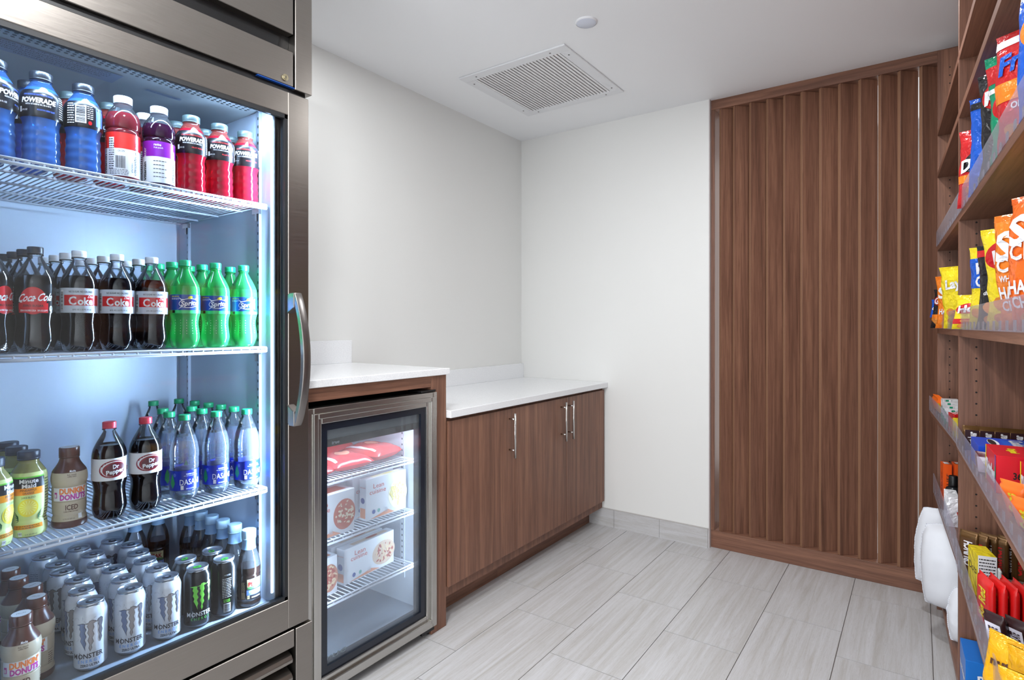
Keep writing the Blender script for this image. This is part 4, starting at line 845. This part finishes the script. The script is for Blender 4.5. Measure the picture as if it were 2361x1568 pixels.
# ------------------------------------------------------------------ snack shelving unit (turned slightly, as in the room)
AR = 0.041
def wl(s, y, z=0): return (s*math.cos(AR)-y*math.sin(AR), s*math.sin(AR)+y*math.cos(AR), z)
ut = thing('snack_shelving_unit', 'tall walnut two-bay shelving unit stocked with snacks at the right edge', 'shelving unit', (0, 0, 0), AR)
SB = 0.47; Y0, Y1, Y2 = 1.12, 2.205, 3.045
for y in (Y0, Y1, Y2-0.001):
    m = M().box(0.190, SB, y, y+0.019, 0, 2.38); up = m.build('upright', WZ, ut, 0.0008)
    m = M()
    for s_ in (0.232, 0.43):
        for k in range(64): 
            for yy, sg in ((y, -1), (y+0.019, 1)):
                m.lathe([(0.0028, 0), (0.0028, 0.0003)], 8, (0, 0, 0)) if False else m.poly([(s_+0.0028*math.cos(a), yy+sg*0.0003, 0.16+0.034*k+0.0028*math.sin(a)) for a in [j*PI/4 for j in range(8)]], 0)
    m.build('shelf_pin_holes', P((20, 15, 14), 0.8), up)
M().box(SB, SB+0.006, Y0, Y2+0.018, 0.0, 2.38).build('back_panel', WZ, ut)
near = [(2.04, 0.190, 0.190), (1.862, 0.190, 0.190), (1.550, 0.190, 0.190), (1.200, 0.190, 0.190), (0.845, 0.185, 0.188), (0.485, 0.182, 0.187), (0.115, 0.192, 0.192)]
far = [(2.04, 0.190, 0.190), (1.862, 0.190, 0.190), (1.550, 0.190, 0.190), (1.200, 0.190, 0.190), (0.850, 0.188, 0.166), (0.500, 0.187, 0.180), (0.115, 0.192, 0.192)]
TH = 0.022
for nm_, lst, a, b in (('n', near, Y0+0.0195, Y1-0.0005), ('f', far, Y1+0.0195, Y2-0.0015)):
    for z, s0, s1 in lst:
        top = z > 2.0
        m = M().prism([(s0, a), (SB-0.0005, a), (SB-0.0005, b), (s1, b)], 'z', z-TH, z); m.build('shelf_board', WY, ut, 0.0006)
        if z > 1.8 or z < 0.2: continue
        hh = 0.060 if z > 0.6 else 0.078
        m = M().prism([(s0-0.0035, a-0.006), (s0-0.0008, a-0.006), (s1-0.0008, b+0.006), (s1-0.0035, b+0.006)], 'z', z-0.001, z+hh)
        n = 14 if nm_ == 'n' else 10
        m.build('shelf_lip', ACRYL, ut)
        m = M()
        for k in range(n):   # little clear feet behind the lip
            y = a+0.03+(b-a-0.06)*k/(n-1); s = s0+(s1-s0)*(y-a)/(b-a)
            m.box(s+0.001, s+0.003, y-0.009, y+0.009, z+0.0002, z+0.020)
        m.build('lip_clips', thin('clip_plastic', (0.85, 0.85, 0.85), f0=1.5, haze=0.45, rough=0.1, hcol=(0.8, 0.8, 0.82)) if 'clip_plastic' not in bpy.data.materials else bpy.data.materials['clip_plastic'], ut)
m = M().box(0.23, SB-0.01, Y0+0.02, Y2-0.01, 0.0, 0.09); m.build('plinth', WY, ut)

# ------------------------------------------------------------------ snacks
def bagf(w, h, d, seed):
    def f(u, v, e=0, sgn=1):
        q = max(0.0, 1-(abs(2*u/w))**2.6); t = max(0.0, min(1.0, v/h)); env = (min(1.0, t/0.22)*min(1.0, (1-t)/0.20)) ; env = max(0.0, env)**0.6
        b = (noise.noise(Vector((u*30+seed, v*22, seed)))*0.5+noise.noise(Vector((u*12, v*60+seed, 3.0)))*0.35*(1-env*0.5))*0.012
        bend = 0.010*math.sin(t*PI+seed)
        return (sgn*(0.0009+(d/2)*q**0.55*env+b*q*(0.35+env*0.4)*1.0)+bend+sgn*e, u*(1-0.06*env)+noise.noise(Vector((v*25, seed, 1)))*0.004, v)
    return f
def chips(name, label, s, y, z, ang, w, h, d, base, art, seed, group, artm, lean=0.0, cat='chip bag'):
    t = thing(name, label, cat, wl(s, y, z), AR+PI+ang, group); f = bagf(w, h, d, seed); m = M(); NU, NV = 18, 26
    for sgn in (1, -1):
        i = len(m.v)
        for b in range(NV+1):
            for a in range(NU+1): m.v.append(f(-w/2+w*a/NU, h*b/NV, 0, sgn))
        for b in range(NV):
            for a in range(NU):
                k = i+b*(NU+1)+a; q = (k, k+1, k+NU+2, k+NU+1); m.f.append(q if sgn > 0 else q[::-1]); m.mi.append(0); m.sm.append(True)
    bag = m.build('bag_body', base, t); m = M(); art(m, f, w, h)
    m.build('printed_front', artm, t)
    for v0, v1 in ((0.0, 0.012), (h-0.014, h)):   # crimped seals
        m = M()
        for k in range(5):
            vv = v0+(v1-v0)*(k+0.5)/5; m.rect(lambda u, v, e: tuple(f(u, v, e)), -w/2+.001, w/2-.001, vv-.0006, vv+.0006, 0, 0.0007, 0.01)
        m.build('seal', base, t)
    if lean: t.rotation_euler = (0, lean, AR+PI+ang)
    return t
def foilm(c, metal=0.15):
    t = NT('crinkled_foil_%d_%d_%d' % c); v = t.coord((1, 1, 1), 'Object', True)
    a = t.n('ShaderNodeTexVoronoi'); a.feature = 'DISTANCE_TO_EDGE'; a.inputs['Scale'].default_value = 34
    d = t.n('ShaderNodeTexNoise'); d.inputs['Scale'].default_value = 26; d.inputs['Detail'].default_value = 3; t.l(v, d.inputs['Vector'])
    mx = t.n('ShaderNodeMix'); mx.data_type = 'VECTOR'; mx.inputs[0].default_value = 0.06; t.l(v, mx.inputs[4]); t.l(d.outputs['Color'], mx.inputs[5]); t.l(mx.outputs[1], a.inputs['Vector'])
    p = t.bsdf(lin(c), 0.24, metal); b = t.n('ShaderNodeBump'); b.inputs['Strength'].default_value = 0.75; b.inputs['Distance'].default_value = 0.006
    t.l(a.outputs['Distance'], b.inputs['Height']); b2 = t.n('ShaderNodeBump'); b2.inputs['Strength'].default_value = 0.5; b2.inputs['Distance'].default_value = 0.004
    t.l(d.outputs['Fac'], b2.inputs['Height']); t.l(b.outputs[0], b2.inputs['Normal']); t.l(b2.outputs[0], p.inputs['Normal']); return t.done(p.outputs[0])
CHG = 'chip bags on the shelves'
def a_gen(title, sub, tc=0, sc=0, panel=None, chip=None, tw=0.8, tv=0.66, th=0.032, rot=0.1, bands=()):
    def a(m, f, w, h):
        if panel: m.disc(f, 0, h*tv, w*0.44, h*0.15, panel, 0.0010, 26, 6, rot)
        for (v0, v1, mi) in bands: m.rect(f, -w*0.49, w*0.49, h*v0, h*v1, mi, 0.0010, 0.006, 0.006)
        if chip is not None:
            rr = random.Random(len(title)+3)
            for k in range(6): m.disc(f, rr.uniform(-.3, .3)*w, h*rr.uniform(.10, .26), w*.17, h*.055, chip, 0.0014+k*0.0004, 14, 3, rr.uniform(-.6, .6))
        m.text(f, title, 0, h*tv, th, tc, w=w*tw, bold=0.04, e=0.0035, rot=rot, shear=0.15)
        for k, (q, vv, hh, ww) in enumerate(sub): m.text(f, q, 0, h*vv, hh, sc, w=w*ww, bold=0.03, e=0.0032)
    return a
cR, cBK, cBL, cGR, cYE, cOR, cWH, cCH = [foilm(c) for c in ((196, 30, 34), (30, 28, 32), (20, 88, 196), (0, 140, 100), (238, 214, 34), (240, 128, 30), (235, 235, 238), (222, 140, 60))]
AM = [cWH, cR, cBK, cBL, cYE, cOR, cCH, cGR, P((176, 180, 186), 0.25, 0.5)]
# upper shelf, near bay
zt = 1.5505
chips('chip_bag', 'red and black tortilla chip bag leaning at the divider, upper shelf', 0.250, 2.09, zt, 1.15, 0.15, 0.225, 0.05, cR, a_gen('Doritos', [], 0, 0, 2, 5, .92, .58, .034, .25, ((.30, .40, 5),)), 1.0, CHG, AM)
chips('chip_bag', 'bright blue chip bag second from the divider, upper shelf', 0.258, 1.92, zt, 1.2, 0.15, 0.26, 0.05, cBL, a_gen('RANCH', [('COOL', .45, .012, .3)], 0, 0, None, None, .5, .34, .016, .1, ((.88, .95, 2),)), 2.3, CHG, AM)
chips('chip_bag', 'black chip bag with orange chips pictured, upper shelf', 0.258, 1.735, zt, 1.05, 0.16, 0.255, 0.055, cBK, a_gen('Ruffles', [('CHEDDAR', .52, .012, .5), ('& SOUR CREAM', .45, .010, .5)], 0, 0, 1, 6, .8, .78, .03, .1), 3.7, CHG, AM)
chips('chip_bag', 'green chip bag beside the black one, upper shelf', 0.252, 1.585, zt, 1.0, 0.15, 0.24, 0.05, cGR, a_gen('green', [('chile', .38, .024, .6)], 0, 0, 1, 5, .7, .56, .024, .2, ((.66, .70, 0), (.74, .9, 1))), 4.1, CHG, AM)
chips('chip_bag', 'red and white corn chip bag with orange stripe, upper shelf', 0.250, 1.45, zt, 0.95, 0.15, 0.232, 0.05, cR, a_gen('Fritos', [('ORIGINAL', .35, .012, .5)], 3, 0, 0, 6, .8, .72, .034, .1, ((.40, .56, 5), (.86, .93, 0))), 5.9, CHG, AM)
chips('chip_bag', 'blue chip bag nearest the right picture edge, upper shelf', 0.252, 1.255, zt, 0.9, 0.15, 0.25, 0.05, cBL, a_gen('Chips', [], 0, 0, 5, 6, .7, .6, .034, .1), 6.6, CHG, AM)
# chip shelf at eye level, near bay
ze = 1.2005
chips('snack_bag', 'small red and yellow snack bag beside the divider, eye-level shelf', 0.212, 2.13, ze, 1.0, 0.09, 0.10, 0.03, cYE, a_gen('Hot', [], 0, 0, 1, 6, .7, .6, .02, .1, ((.15, .3, 1),)), 1.4, CHG, AM)
chips('pretzel_bag', 'yellow and blue pretzel bag, leftmost large bag of the eye-level shelf', 0.257, 2.00, ze, 1.05, 0.14, 0.225, 0.05, cYE, a_gen('ROLD', [('GOLD', .58, .030, .7)], 0, 0, None, 6, .7, .76, .028, .12, ((.50, .86, 3),)), 2.9, CHG, AM, cat='pretzel bag')
chips('chip_bag', 'black chip bag beside the yellow and blue pretzels', 0.254, 1.87, ze, 1.0, 0.13, 0.215, 0.05, cBK, a_gen('White', [('cheddar flavored', .43, .010, .7), ('GUARANTEED FRESH', .62, .006, .5)], 0, 0, None, 6, .5, .50, .022, .0, ((.86, .94, 1),)), 3.1, CHG, AM)
chips('chip_bag', 'yellow potato chip bag with red band, eye-level shelf', 0.258, 1.715, ze, 0.95, 0.145, 0.235, 0.055, cYE, a_gen("Lay's", [('GUARANTEED FRESH', .50, .006, .45), ('CLASSIC', .40, .010, .3)], 0, 2, 1, 6, .6, .74, .028, .2), 4.4, CHG, AM)
chips('chip_bag', 'orange whole grain chip bag with large white lettering, eye-level shelf', 0.259, 1.545, ze, 0.80, 0.155, 0.242, 0.055, cOR, a_gen('Sun', [('CHIPS', .56, .030, .75), ('WHOLEGRAIN', .44, .012, .7), ('HARVEST', .32, .024, .8), ('CHEDDAR', .21, .020, .75)], 0, 0, None, None, .85, .74, .055, .15, ()), 5.3, CHG, AM)
chips('chip_bag', 'deep orange chip bag at the right picture edge, eye-level shelf', 0.257, 1.375, ze, 0.75, 0.155, 0.250, 0.06, foilm((236, 104, 24)), a_gen('Sun', [('CHIPS', .58, .030, .75), ('HARVEST', .32, .024, .8), ('CHEDDAR', .21, .020, .75)], 0, 0, None, 6, .85, .76, .050, .15), 6.2, CHG, AM)
chips('chip_bag', 'yellow chip bag standing behind the orange whole grain bag', 0.355, 1.72, ze, 0.6, 0.13, 0.265, 0.05, cYE, a_gen("Lay's", [], 0, 0, 1, 6, .6, .7, .028, .2), 7.7, CHG, AM)
# far bay
chips('chip_bag', 'small yellow black chip bag at the far end of the far bay', 0.215, 2.93, ze, 0.9, 0.12, 0.16, 0.04, cBK, a_gen('GOLD', [], 0, 0, 1, 6, .8, .72, .024, .1, ((.2, .35, 5),)), 1.8, CHG, AM)
chips('snack_bag', 'small shiny blue snack bag hanging over the far lip', 0.186, 2.99, ze+0.045, 1.0, 0.05, 0.075, 0.02, cBL, a_gen('Oz', [], 0, 0, None, None, .6, .5, .012, .1), 2.2, CHG, AM)
chips('chip_bag', 'orange chip bag in the far bay, eye-level shelf', 0.222, 2.74, ze, 0.9, 0.14, 0.20, 0.05, cOR, a_gen('Sun', [('HARVEST', .32, .020, .7)], 0, 0, None, 6, .8, .7, .04, .1), 3.3, CHG, AM)
chips('chip_bag', 'yellow chip bag in the far bay beside the divider', 0.226, 2.50, ze, 0.9, 0.14, 0.215, 0.05, cYE, a_gen("Lay's", [], 0, 0, None, 6, .6, .72, .03, .1), 4.8, CHG, AM)
chips('chip_bag', 'black chip bag behind the orange one in the far bay', 0.265, 2.84, ze, 0.9, 0.13, 0.205, 0.04, cBK, a_gen('Ruffles', [], 0, 0, None, 6, .7, .7, .02, .1), 9.2, CHG, AM)
# cartons and bars
def carton(name, label, s, y, z, ang, dx, w, h, col, art, artm, group=None, cat='box', tilt=0):
    t = thing(name, label, cat, wl(s, y, z), AR+PI+ang, group); M().box(-dx/2, dx/2, -w/2, w/2, 0, h).build('carton', col, t, 0.0008)
    m = M(); front = boxmap(dx); side = lambda u, v, e=0: (-u, w/2+e, v); top = lambda u, v, e=0: (-v, u, h+e)
    art(m, front, side, top, dx, w, h); m.build('printed_art', artm, t)
    if tilt: t.rotation_euler = (0, tilt, AR+PI+ang)
    return t
CM = [P((235, 235, 238), .4), P((206, 30, 38), .4), P((238, 214, 34), .4), P((20, 88, 196), .4), P((30, 28, 32), .4), P((120, 60, 140), 0.4), P((0, 140, 100), .4)]
zk = 0.8455
def a_cook(m, F, Sd, T, d, w, h):
    m.rect(T, -w*.3, w*.3, -d*.05, d*.40, 3, .0003); m.text(T, 'Cookies', 0, d*.2, .026, 0, w=w*.7, bold=.04, e=.0006); m.disc(T, 0, -d*.2, w*.34, d*.09, 0, .0004, 18, 2); m.disc(T, 0, -d*.22, w*.30, d*.06, 4, .0008, 18, 2); m.text(Sd, '12 PK', 0, h*.5, .012, 0, w=.03, e=.0004)
carton('cookie_box', 'blue cookie box lying on the candy shelf beside the divider', 0.262, 1.93, zk, 0.0, 0.125, 0.15, 0.062, P((16, 70, 190), 0.35), a_cook, CM)
def a_skit(m, F, Sd, T, d, w, h):
    m.text(F, 'Skittles', 0, h*.45, .034, 0, w=w*.86, bold=.045, e=.0008, rot=.0); m.rect(F, -w*.5, -w*.42, 0, h, 2, .0004); m.rect(F, w*.40, w*.5, 0, h, 5, .0004); m.rect(F, w*.42, w*.5, h*.4, h*.7, 6, .0007)
    m.text(T, 'Skittles', -w*.0, d*.18, .020, 0, w=w*.55, bold=.04, e=.0005, rot=.0); m.text(T, 'Original', 0, -d*.16, .014, 2, w=w*.4, bold=.05, e=.0005)
    m.text(Sd, 'FULL SIZE BAR', d*.22, h*.5, .008, 4, w=.055, bold=.02, e=.0004, rot=-PI/2); m.text(Sd, '36 ct', -d*.12, h*.5, .014, 4, w=.03, bold=.03, e=.0004)
carton('candy_box', 'red candy display box nearer the divider on the candy shelf', 0.262, 1.70, zk, 0.0, 0.115, 0.15, 0.082, P((208, 22, 40), 0.35), a_skit, CM, 'red candy boxes')
carton('candy_box', 'red candy display box closer to the right picture edge', 0.300, 1.535, zk, 0.0, 0.115, 0.15, 0.078, P((208, 22, 40), 0.35), a_skit, CM, 'red candy boxes')
def bar(name, label, s, y, z, ang, w, h, d, col, artm, txt, group, tc=0, band_=None, lean=0.0, cat='candy bar', seed=0):
    """wrapped bar standing on its end: soft body with flat crimped ends"""
    t = thing(name, label, cat, wl(s, y, z), AR+PI+ang, group); m = M(); pr = [(-h/2, .02), (-h/2+.008, .06), (-h/2+.011, .75), (-h/2+.02, 1), (h/2-.02, 1), (h/2-.011, .75), (h/2-.008, .06), (h/2, .02)]
    i = len(m.v); N = 10
    for v, k in pr:
        for j in range(N):
            a = 2*PI*j/N; cx, cy = math.cos(a), math.sin(a); sx_ = abs(cx)**0.6*(1 if cx > 0 else -1); sy_ = abs(cy)**0.6*(1 if cy > 0 else -1)
            m.v.append((sx_*d/2*k+0.0004*(1 if cx > 0 else -1), sy_*w/2*(1.0 if k > .5 else .98), v+h/2))
    for r in range(len(pr)-1):
        for j in range(N): m.f.append((i+r*N+j, i+r*N+(j+1) % N, i+(r+1)*N+(j+1) % N, i+(r+1)*N+j)); m.mi.append(0); m.sm.append(True)
    m.f.append(tuple(i+j for j in range(N))[::-1]); m.f.append(tuple(i+(len(pr)-1)*N+j for j in range(N))); m.mi += [0, 0]; m.sm += [False]*2
    m.build('wrapper', col, t); m = M(); f = lambda u, v, e=0: (d/2+e, u, v)
    if band_ is not None: m.rect(f, -w*.36, w*.36, h*.16, h*.84, band_, .0004)
    m.text(f, txt, 0, h/2, w*.42, tc, w=h*.55, bold=.04, e=.0010, rot=PI/2); m.build('printed_front', artm, t)
    if lean: t.rotation_euler = (0, lean, AR+PI+ang)
    return t
bmats = [cWH, cR, cYE, P((90, 60, 34), .3, .2), P((52, 28, 30), .3), P((228, 226, 240), .35), P((245, 110, 30), .3)]
foil = P((104, 74, 40), 0.28, 0.5)
# brown wrapped bars along the divider: second-lowest shelf, back row
ords = ['first', 'second', 'third', 'fourth', 'fifth', 'sixth', 'seventh', 'eighth', 'ninth', 'tenth', 'eleventh', 'twelfth']
zl = 0.4855
for k in range(8):
    bar('chocolate_bar', 'bronze wrapped chocolate bar near the divider, %s from the lip, lower candy shelf' % ords[k], 0.208+0.0215*k, 2.125-0.008*(k % 2), zl, 0.95, 0.050, 0.128, 0.011, foil, bmats, 'CRUNCH', 'bronze chocolate bars', 1 if k % 2 else 0, 3)
carton('mint_box', 'open yellow candy box in front of the bronze bars', 0.223, 2.00, zl, 0.15, 0.04, 0.085, 0.115, cYE, lambda m, F, Sd, T, d, w, h: (m.text(F, 'Dots', 0, h*.6, .02, 4, w=w*.7, e=.0004), m.rect(Sd, -d*.5, d*.5, 0, h, 0, .0004), lines(m, Sd, -d*.45, d*.45, .01, h*.95, 4, 12, .0007)), CM)
# wire pusher rails
for i, (s0, y, z, l) in enumerate([(0.25, 1.90, zl, 'grey slotted metal divider rail behind the red packs'), (0.34, 1.845, zk, 'grey slotted metal rail at the back of the candy shelf')]):
    t = thing('divider_rail', l, 'shelf rail', wl(s0, y, z), AR, 'metal divider rails'); m = M(); L = SB-s0-0.005
    m.box(0, L, -.004, .004, .0, .006); m.box(0, L, -.004, .004, .075, .083); m.box(0, L, -.003, .003, .055, .061)
    for k in range(6): m.box(L*k/5-.004 if k else 0, L*k/5+.004 if k < 5 else L, -.003, .003, .006, .075)
    m.build('rail', P((150, 148, 140), .4, .6), t); M().box(-.006, .0, -.013, .013, .0, .105).build('end_plate', P((205, 208, 205), .4), t, .002)
for k in range(11):
    bar('candy_pack', 'tall red candy pack on the lower candy shelf, %s from the lip' % ords[k], 0.206+0.0205*k, 1.775-0.004*k, zl, 0.22, 0.085, 0.125, 0.016, P((214, 26, 26), .3), bmats, 'Big Red', 'tall red candy packs', 2, None, 0.0, 'candy pack')
for k in range(5):
    bar('chocolate_bar', 'dark chocolate bar with pale side panel, lower candy shelf, %s from the lip' % ords[k], 0.215+0.034*k, 1.60-0.006*k, zl, 0.85, 0.042, 0.120, 0.020, bmats[4], bmats, 'DARK CHOCOLATE', 'dark chocolate bars', 4, 5, 0.25)
for k, (s_, y_) in enumerate([(0.205, 1.47), (0.228, 1.42), (0.252, 1.37), (0.215, 1.34)]):
    chips('candy_bag', 'yellow peanut candy bag at the lower right, %s from the dark bars' % ords[k], s_, y_, zl, 0.8+0.1*k, 0.085, 0.112, 0.035, foilm((240, 176, 24)), a_gen('nut', [], 2, 0, None, None, .5, .62, .014, .1), 1.1+k, 'yellow peanut candy bags', [cWH, cR, P((84, 50, 30), .4)], cat='candy bag')
# candy shelf, remaining packs
for k in range(4):
    bar('chocolate_bar', 'brown and white chocolate bar lying behind the blue cookie box, %s from the lip' % ords[k], 0.215+0.034*k, 2.145, zk, PI/2, 0.045, 0.072, 0.02, foil, bmats, 'nut bar', 'brown bars by the divider', 0, 4, 0.0)
for k in range(3):
    bar('chocolate_bar', 'maroon and white bar between the blue and red boxes, %s from the lip' % ords[k], 0.212+0.025*k, 1.815, zk, 1.2, 0.04, 0.06, 0.018, P((90, 30, 40), .3), bmats, 'bar', 'maroon bars between the boxes', 0, 5, 0.3)
for k in range(4):
    bar('peanut_butter_cups', 'orange peanut butter cup pack at the right edge, %s from the lip' % ords[k], 0.222+0.036*(k % 2), [1.43, 1.42, 1.33, 1.325][k], zk, 0.7, 0.050, 0.078-0.008*(k > 1), 0.024, bmats[6], bmats, "Cups", 'orange peanut butter cup packs', 2, None, 0.35, 'candy pack')
# far bay, candy shelf
for k in range(6):
    bar('peanut_butter_cups', 'orange candy pack stacked at the far end of the candy shelf, %s from the end' % ords[k], 0.196+0.001*k, 3.00-0.030*k, 0.8505, 0.4, 0.05, 0.072, 0.022, bmats[6], bmats, 'Cups', 'orange packs in the far bay', 2, None, 0.2, 'candy pack')
for k in range(4):
    carton('gum_pack', 'white and green gum pack in the far bay, %s from the orange packs' % ords[k], 0.215, 2.76-0.075*k, 0.8505, 0.2, 0.05, 0.055, 0.078-0.004*k, cWH, lambda m, F, Sd, T, d, w, h: (m.rect(F, -w*.5, w*.5, 0, h*.3, 6, .0004), m.rect(Sd, -d*.5, -d*.3, 0, h, 6, .0004), m.text(F, 'MINT', 0, h*.6, .012, 6, w=w*.8, e=.0006)), CM, 'gum packs', 'gum')
carton('candy_pack', 'red and white striped candy pack in the far bay beside the gum', 0.214, 2.43, 0.8505, 0.2, 0.05, 0.06, 0.066, cR, lambda m, F, Sd, T, d, w, h: [m.rect(T, -w*.5, w*.5, d*(-.45+.2*k), d*(-.38+.2*k), 0, .0004) for k in range(5)], CM, None, 'candy pack')
carton('candy_pack', 'yellow candy pack in the far bay right against the divider', 0.218, 2.33, 0.8505, 0.2, 0.05, 0.06, 0.06, cYE, lambda m, F, Sd, T, d, w, h: m.text(F, 'Juicy', 0, h*.5, .016, 1, w=w*.8, e=.0004), CM, None, 'candy pack')
# far bay, toiletries shelf
zf = 0.5005
for k in range(4):
    carton('medicine_box', 'upright orange medicine box on the far toiletries shelf, %s from the aisle' % ords[k], 0.212+0.036*k, 2.93-0.01*k, zf, 0.1, 0.028, 0.06, 0.150+0.006*(k % 2), P((240, 92, 24), .35), lambda m, F, Sd, T, d, w, h: (m.text(F, 'RELIEF', 0, h*.5, .014, 4, w=h*.5, e=.0004, rot=PI/2), m.text(Sd, 'RELIEF', 0, h*.5, .008, 4, w=h*.5, e=.0004, rot=PI/2), m.rect(T, -w*.3, w*.3, -d*.3, d*.3, 0, .0004)), CM, 'orange medicine boxes', 'medicine box')
SH = [(0.020, 0), (0.026, .004), (0.0265, .075), (0.024, .088), (0.016, .096), (0.0155, .102), (0.0145, .134), (0.013, .137)]
for k in range(3):
    t = thing('toiletry_bottle', 'black toiletry bottle on the far shelf, %s from the aisle' % ords[k], 'bottle', wl(0.222+0.056*k, 2.76, zf), AR, 'black toiletry bottles')
    M().lathe(SH[:5], 24).build('bottle_body', P((24, 26, 30), .25), t); M().lathe([(SH[4][0]*.97, .0962)]+SH[5:], 24).build('cap', BLACK, t)
    m = M(); m.rect(cyl(SH, .0265), -.018, .018, .02, .07, 0, .0004); g = cyl(SH, .0265); m.rect(lambda u, v, e: (lambda q: (-q[0], -q[1], q[2]))(g(u, v, e)), -.060, .02, .02, .07, 0, .0004); m.build('label', P((206, 210, 226), .35), t)
for k in range(9):
    t = thing('sachet', 'thin white toiletry sachet standing behind the acrylic lip, %s from the black bottles' % ords[k], 'sachet', wl(0.210, 2.66-0.014*k, zf), AR+PI, 'white sachets')
    M().box(-.012, .024-.036*0, -.0012, .0012, 0, .105).build('packet', cWH, t, .0004); M().box(-.0122, -.008, -.0014, .0014, .004, .10).build('printed_edge', P((120, 150, 170), .4), t)
for k in range(7):
    t = thing('sachet', 'red and white medicine sachet beside the divider, %s from the white ones' % ords[k], 'sachet', wl(0.250+.004*(k % 2), 2.58-0.017*k, zf), AR+PI, 'red and white sachets')
    M().box(-.020, .018, -.0012, .0012, 0, .115).build('packet', cWH, t, .0004); M().box(-.0202, .0182, -.0014, .0014, .06, .085).build('red_stripe', cR, t)
t = thing('plastic_bin', 'small red plastic bin on the far toiletries shelf beside the divider', 'bin', wl(0.238, 2.335, zf), AR)
m = M(); o_, i_ = [(-.035, -.045), (.045, -.045), (.045, .045), (-.035, .045)], [(-.033, -.043), (.043, -.043), (.043, .043), (-.033, .043)]
for z0, z1, k0, k1 in ((0, .095, .85, 1.0),):
    for q in range(4):
        a, b = o_[q], o_[(q+1) % 4]; c, d = i_[q], i_[(q+1) % 4]
        m.quad((a[0]*k0, a[1]*k0, z0), (b[0]*k0, b[1]*k0, z0), (b[0], b[1], z1), (a[0], a[1], z1)); m.quad((d[0]*k0, d[1]*k0, z0), (c[0]*k0, c[1]*k0, z0), (c[0], c[1], z1), (d[0], d[1], z1)); m.quad((a[0], a[1], z1), (b[0], b[1], z1), (d[0], d[1], z1), (c[0], c[1], z1))
m.poly([(p[0]*.85, p[1]*.85, .001) for p in o_]); m.build('bin_body', P((206, 26, 32), .35), t)
m = M()
for q in range(4):
    a, b = o_[q], o_[(q+1) % 4]; m.rod((a[0], a[1], .095), (b[0], b[1], .095), .003, 8)
m.build('rim', P((206, 26, 32), .35), t)
# lowest shelf
def a_rice(m, F, Sd, T, d, w, h):
    m.text(Sd, 'Krispies', -.0, h*.52, .026, 0, w=d*.85, bold=.03, e=.0005, rot=.25, shear=.2); m.text(Sd, 'Rice', -.0, h*.72, .024, 0, w=d*.55, bold=.03, e=.0005, rot=.25, shear=.2); m.text(Sd, 'treats', d*.3, h*.9, .007, 0, w=.028, e=.0005, rot=0); m.text(F, 'Rice Krispies', 0, h*.6, .02, 0, w=w*.8, bold=.03, e=.0005)
carton('cereal_bar_box', 'blue rice cereal treat box on the lowest shelf by the divider', 0.245, 2.12, 0.1155, 0.0, 0.105, 0.14, 0.155, P((20, 112, 200), .35), a_rice, CM)
# pillows
def pillow(label, s, y, z, ang, w, h, t_, seed, tilt=0.0):
    o = thing('pillow', label, 'pillow', wl(s, y, z), AR+PI+ang, 'white pillows in the far bay'); m = M(); N = 26
    def f(a, b, sg):
        u, v = -1+2*a/N, -1+2*b/N; q = (max(0, 1-u*u)*max(0, 1-v*v)); pinch = 1-0.07*(1-abs(u))**1*0 
        ex = 1-0.10*(v*v)*0.0; cu = u*(1-0.08*(1-v*v)**1.0*0) ; sag = 0.92+0.08*(u*u*v*v)+0.0
        wr = noise.noise(Vector((u*2.2+seed, v*2.2, sg)))*0.10+noise.noise(Vector((u*6+seed, v*6, sg)))*0.035*(1-q*0.5)
        edge = 1+0.05*(1-v*v)*abs(u)**3; edgv = 1+0.03*(1-u*u)*abs(v)**3
        ruf = 1+0.02*noise.noise(Vector((u*5, v*5+seed, 7)))
        c_ = 0.26*(1-0.5*(v < 0)); return (sg*t_/2*(q**0.42)*(1+wr), u*w/2*ruf*math.sqrt(1-c_*v*v), h/2+v*h/2*ruf*math.sqrt(1-0.16*u*u))
    for sg in (1, -1):
        i = len(m.v)
        for b in range(N+1):
            for a in range(N+1): m.v.append(f(a, b, sg))
        for b in range(N):
            for a in range(N):
                k = i+b*(N+1)+a; q = (k, k+1, k+N+2, k+N+1); m.f.append(q if sg > 0 else q[::-1]); m.mi.append(0); m.sm.append(True)
    c = m.build('cover', P((226, 229, 236), .85), o)
    sb = c.modifiers.new('smooth', 'SUBSURF'); sb.levels = 1; sb.render_levels = 1
    m = M(); pts = [f(a, 0, 1) for a in range(N+1)]+[f(N, b, 1) for b in range(1, N+1)]+[f(a, N, 1) for a in range(N-1, -1, -1)]+[f(0, b, 1) for b in range(N-1, 0, -1)]
    for p, q in zip(pts, pts[1:]+pts[:1]):
        if (Vector(p)-Vector(q)).length > 1e-4: m.rod((0, p[1], p[2]), (0, q[1], q[2]), 0.0016, 5)
    m.build('seam', P((216, 219, 228), .85), o)
    if tilt: o.rotation_euler = (tilt, 0, AR+PI+ang)
pillow('white pillow standing farthest back, its ruffled corner showing above the others', 0.262, 2.93, 0.122, 1.35, 0.33, 0.335, 0.12, 2.0, -0.05)
pillow('large white pillow in the middle of the pillows bulging out of the shelf', 0.280, 2.74, 0.120, 1.30, 0.32, 0.332, 0.20, 5.0, 0.03)
pillow('white pillow lowest and nearest the divider, mostly hidden behind it', 0.335, 2.46, 0.119, 1.35, 0.31, 0.20, 0.15, 8.0)
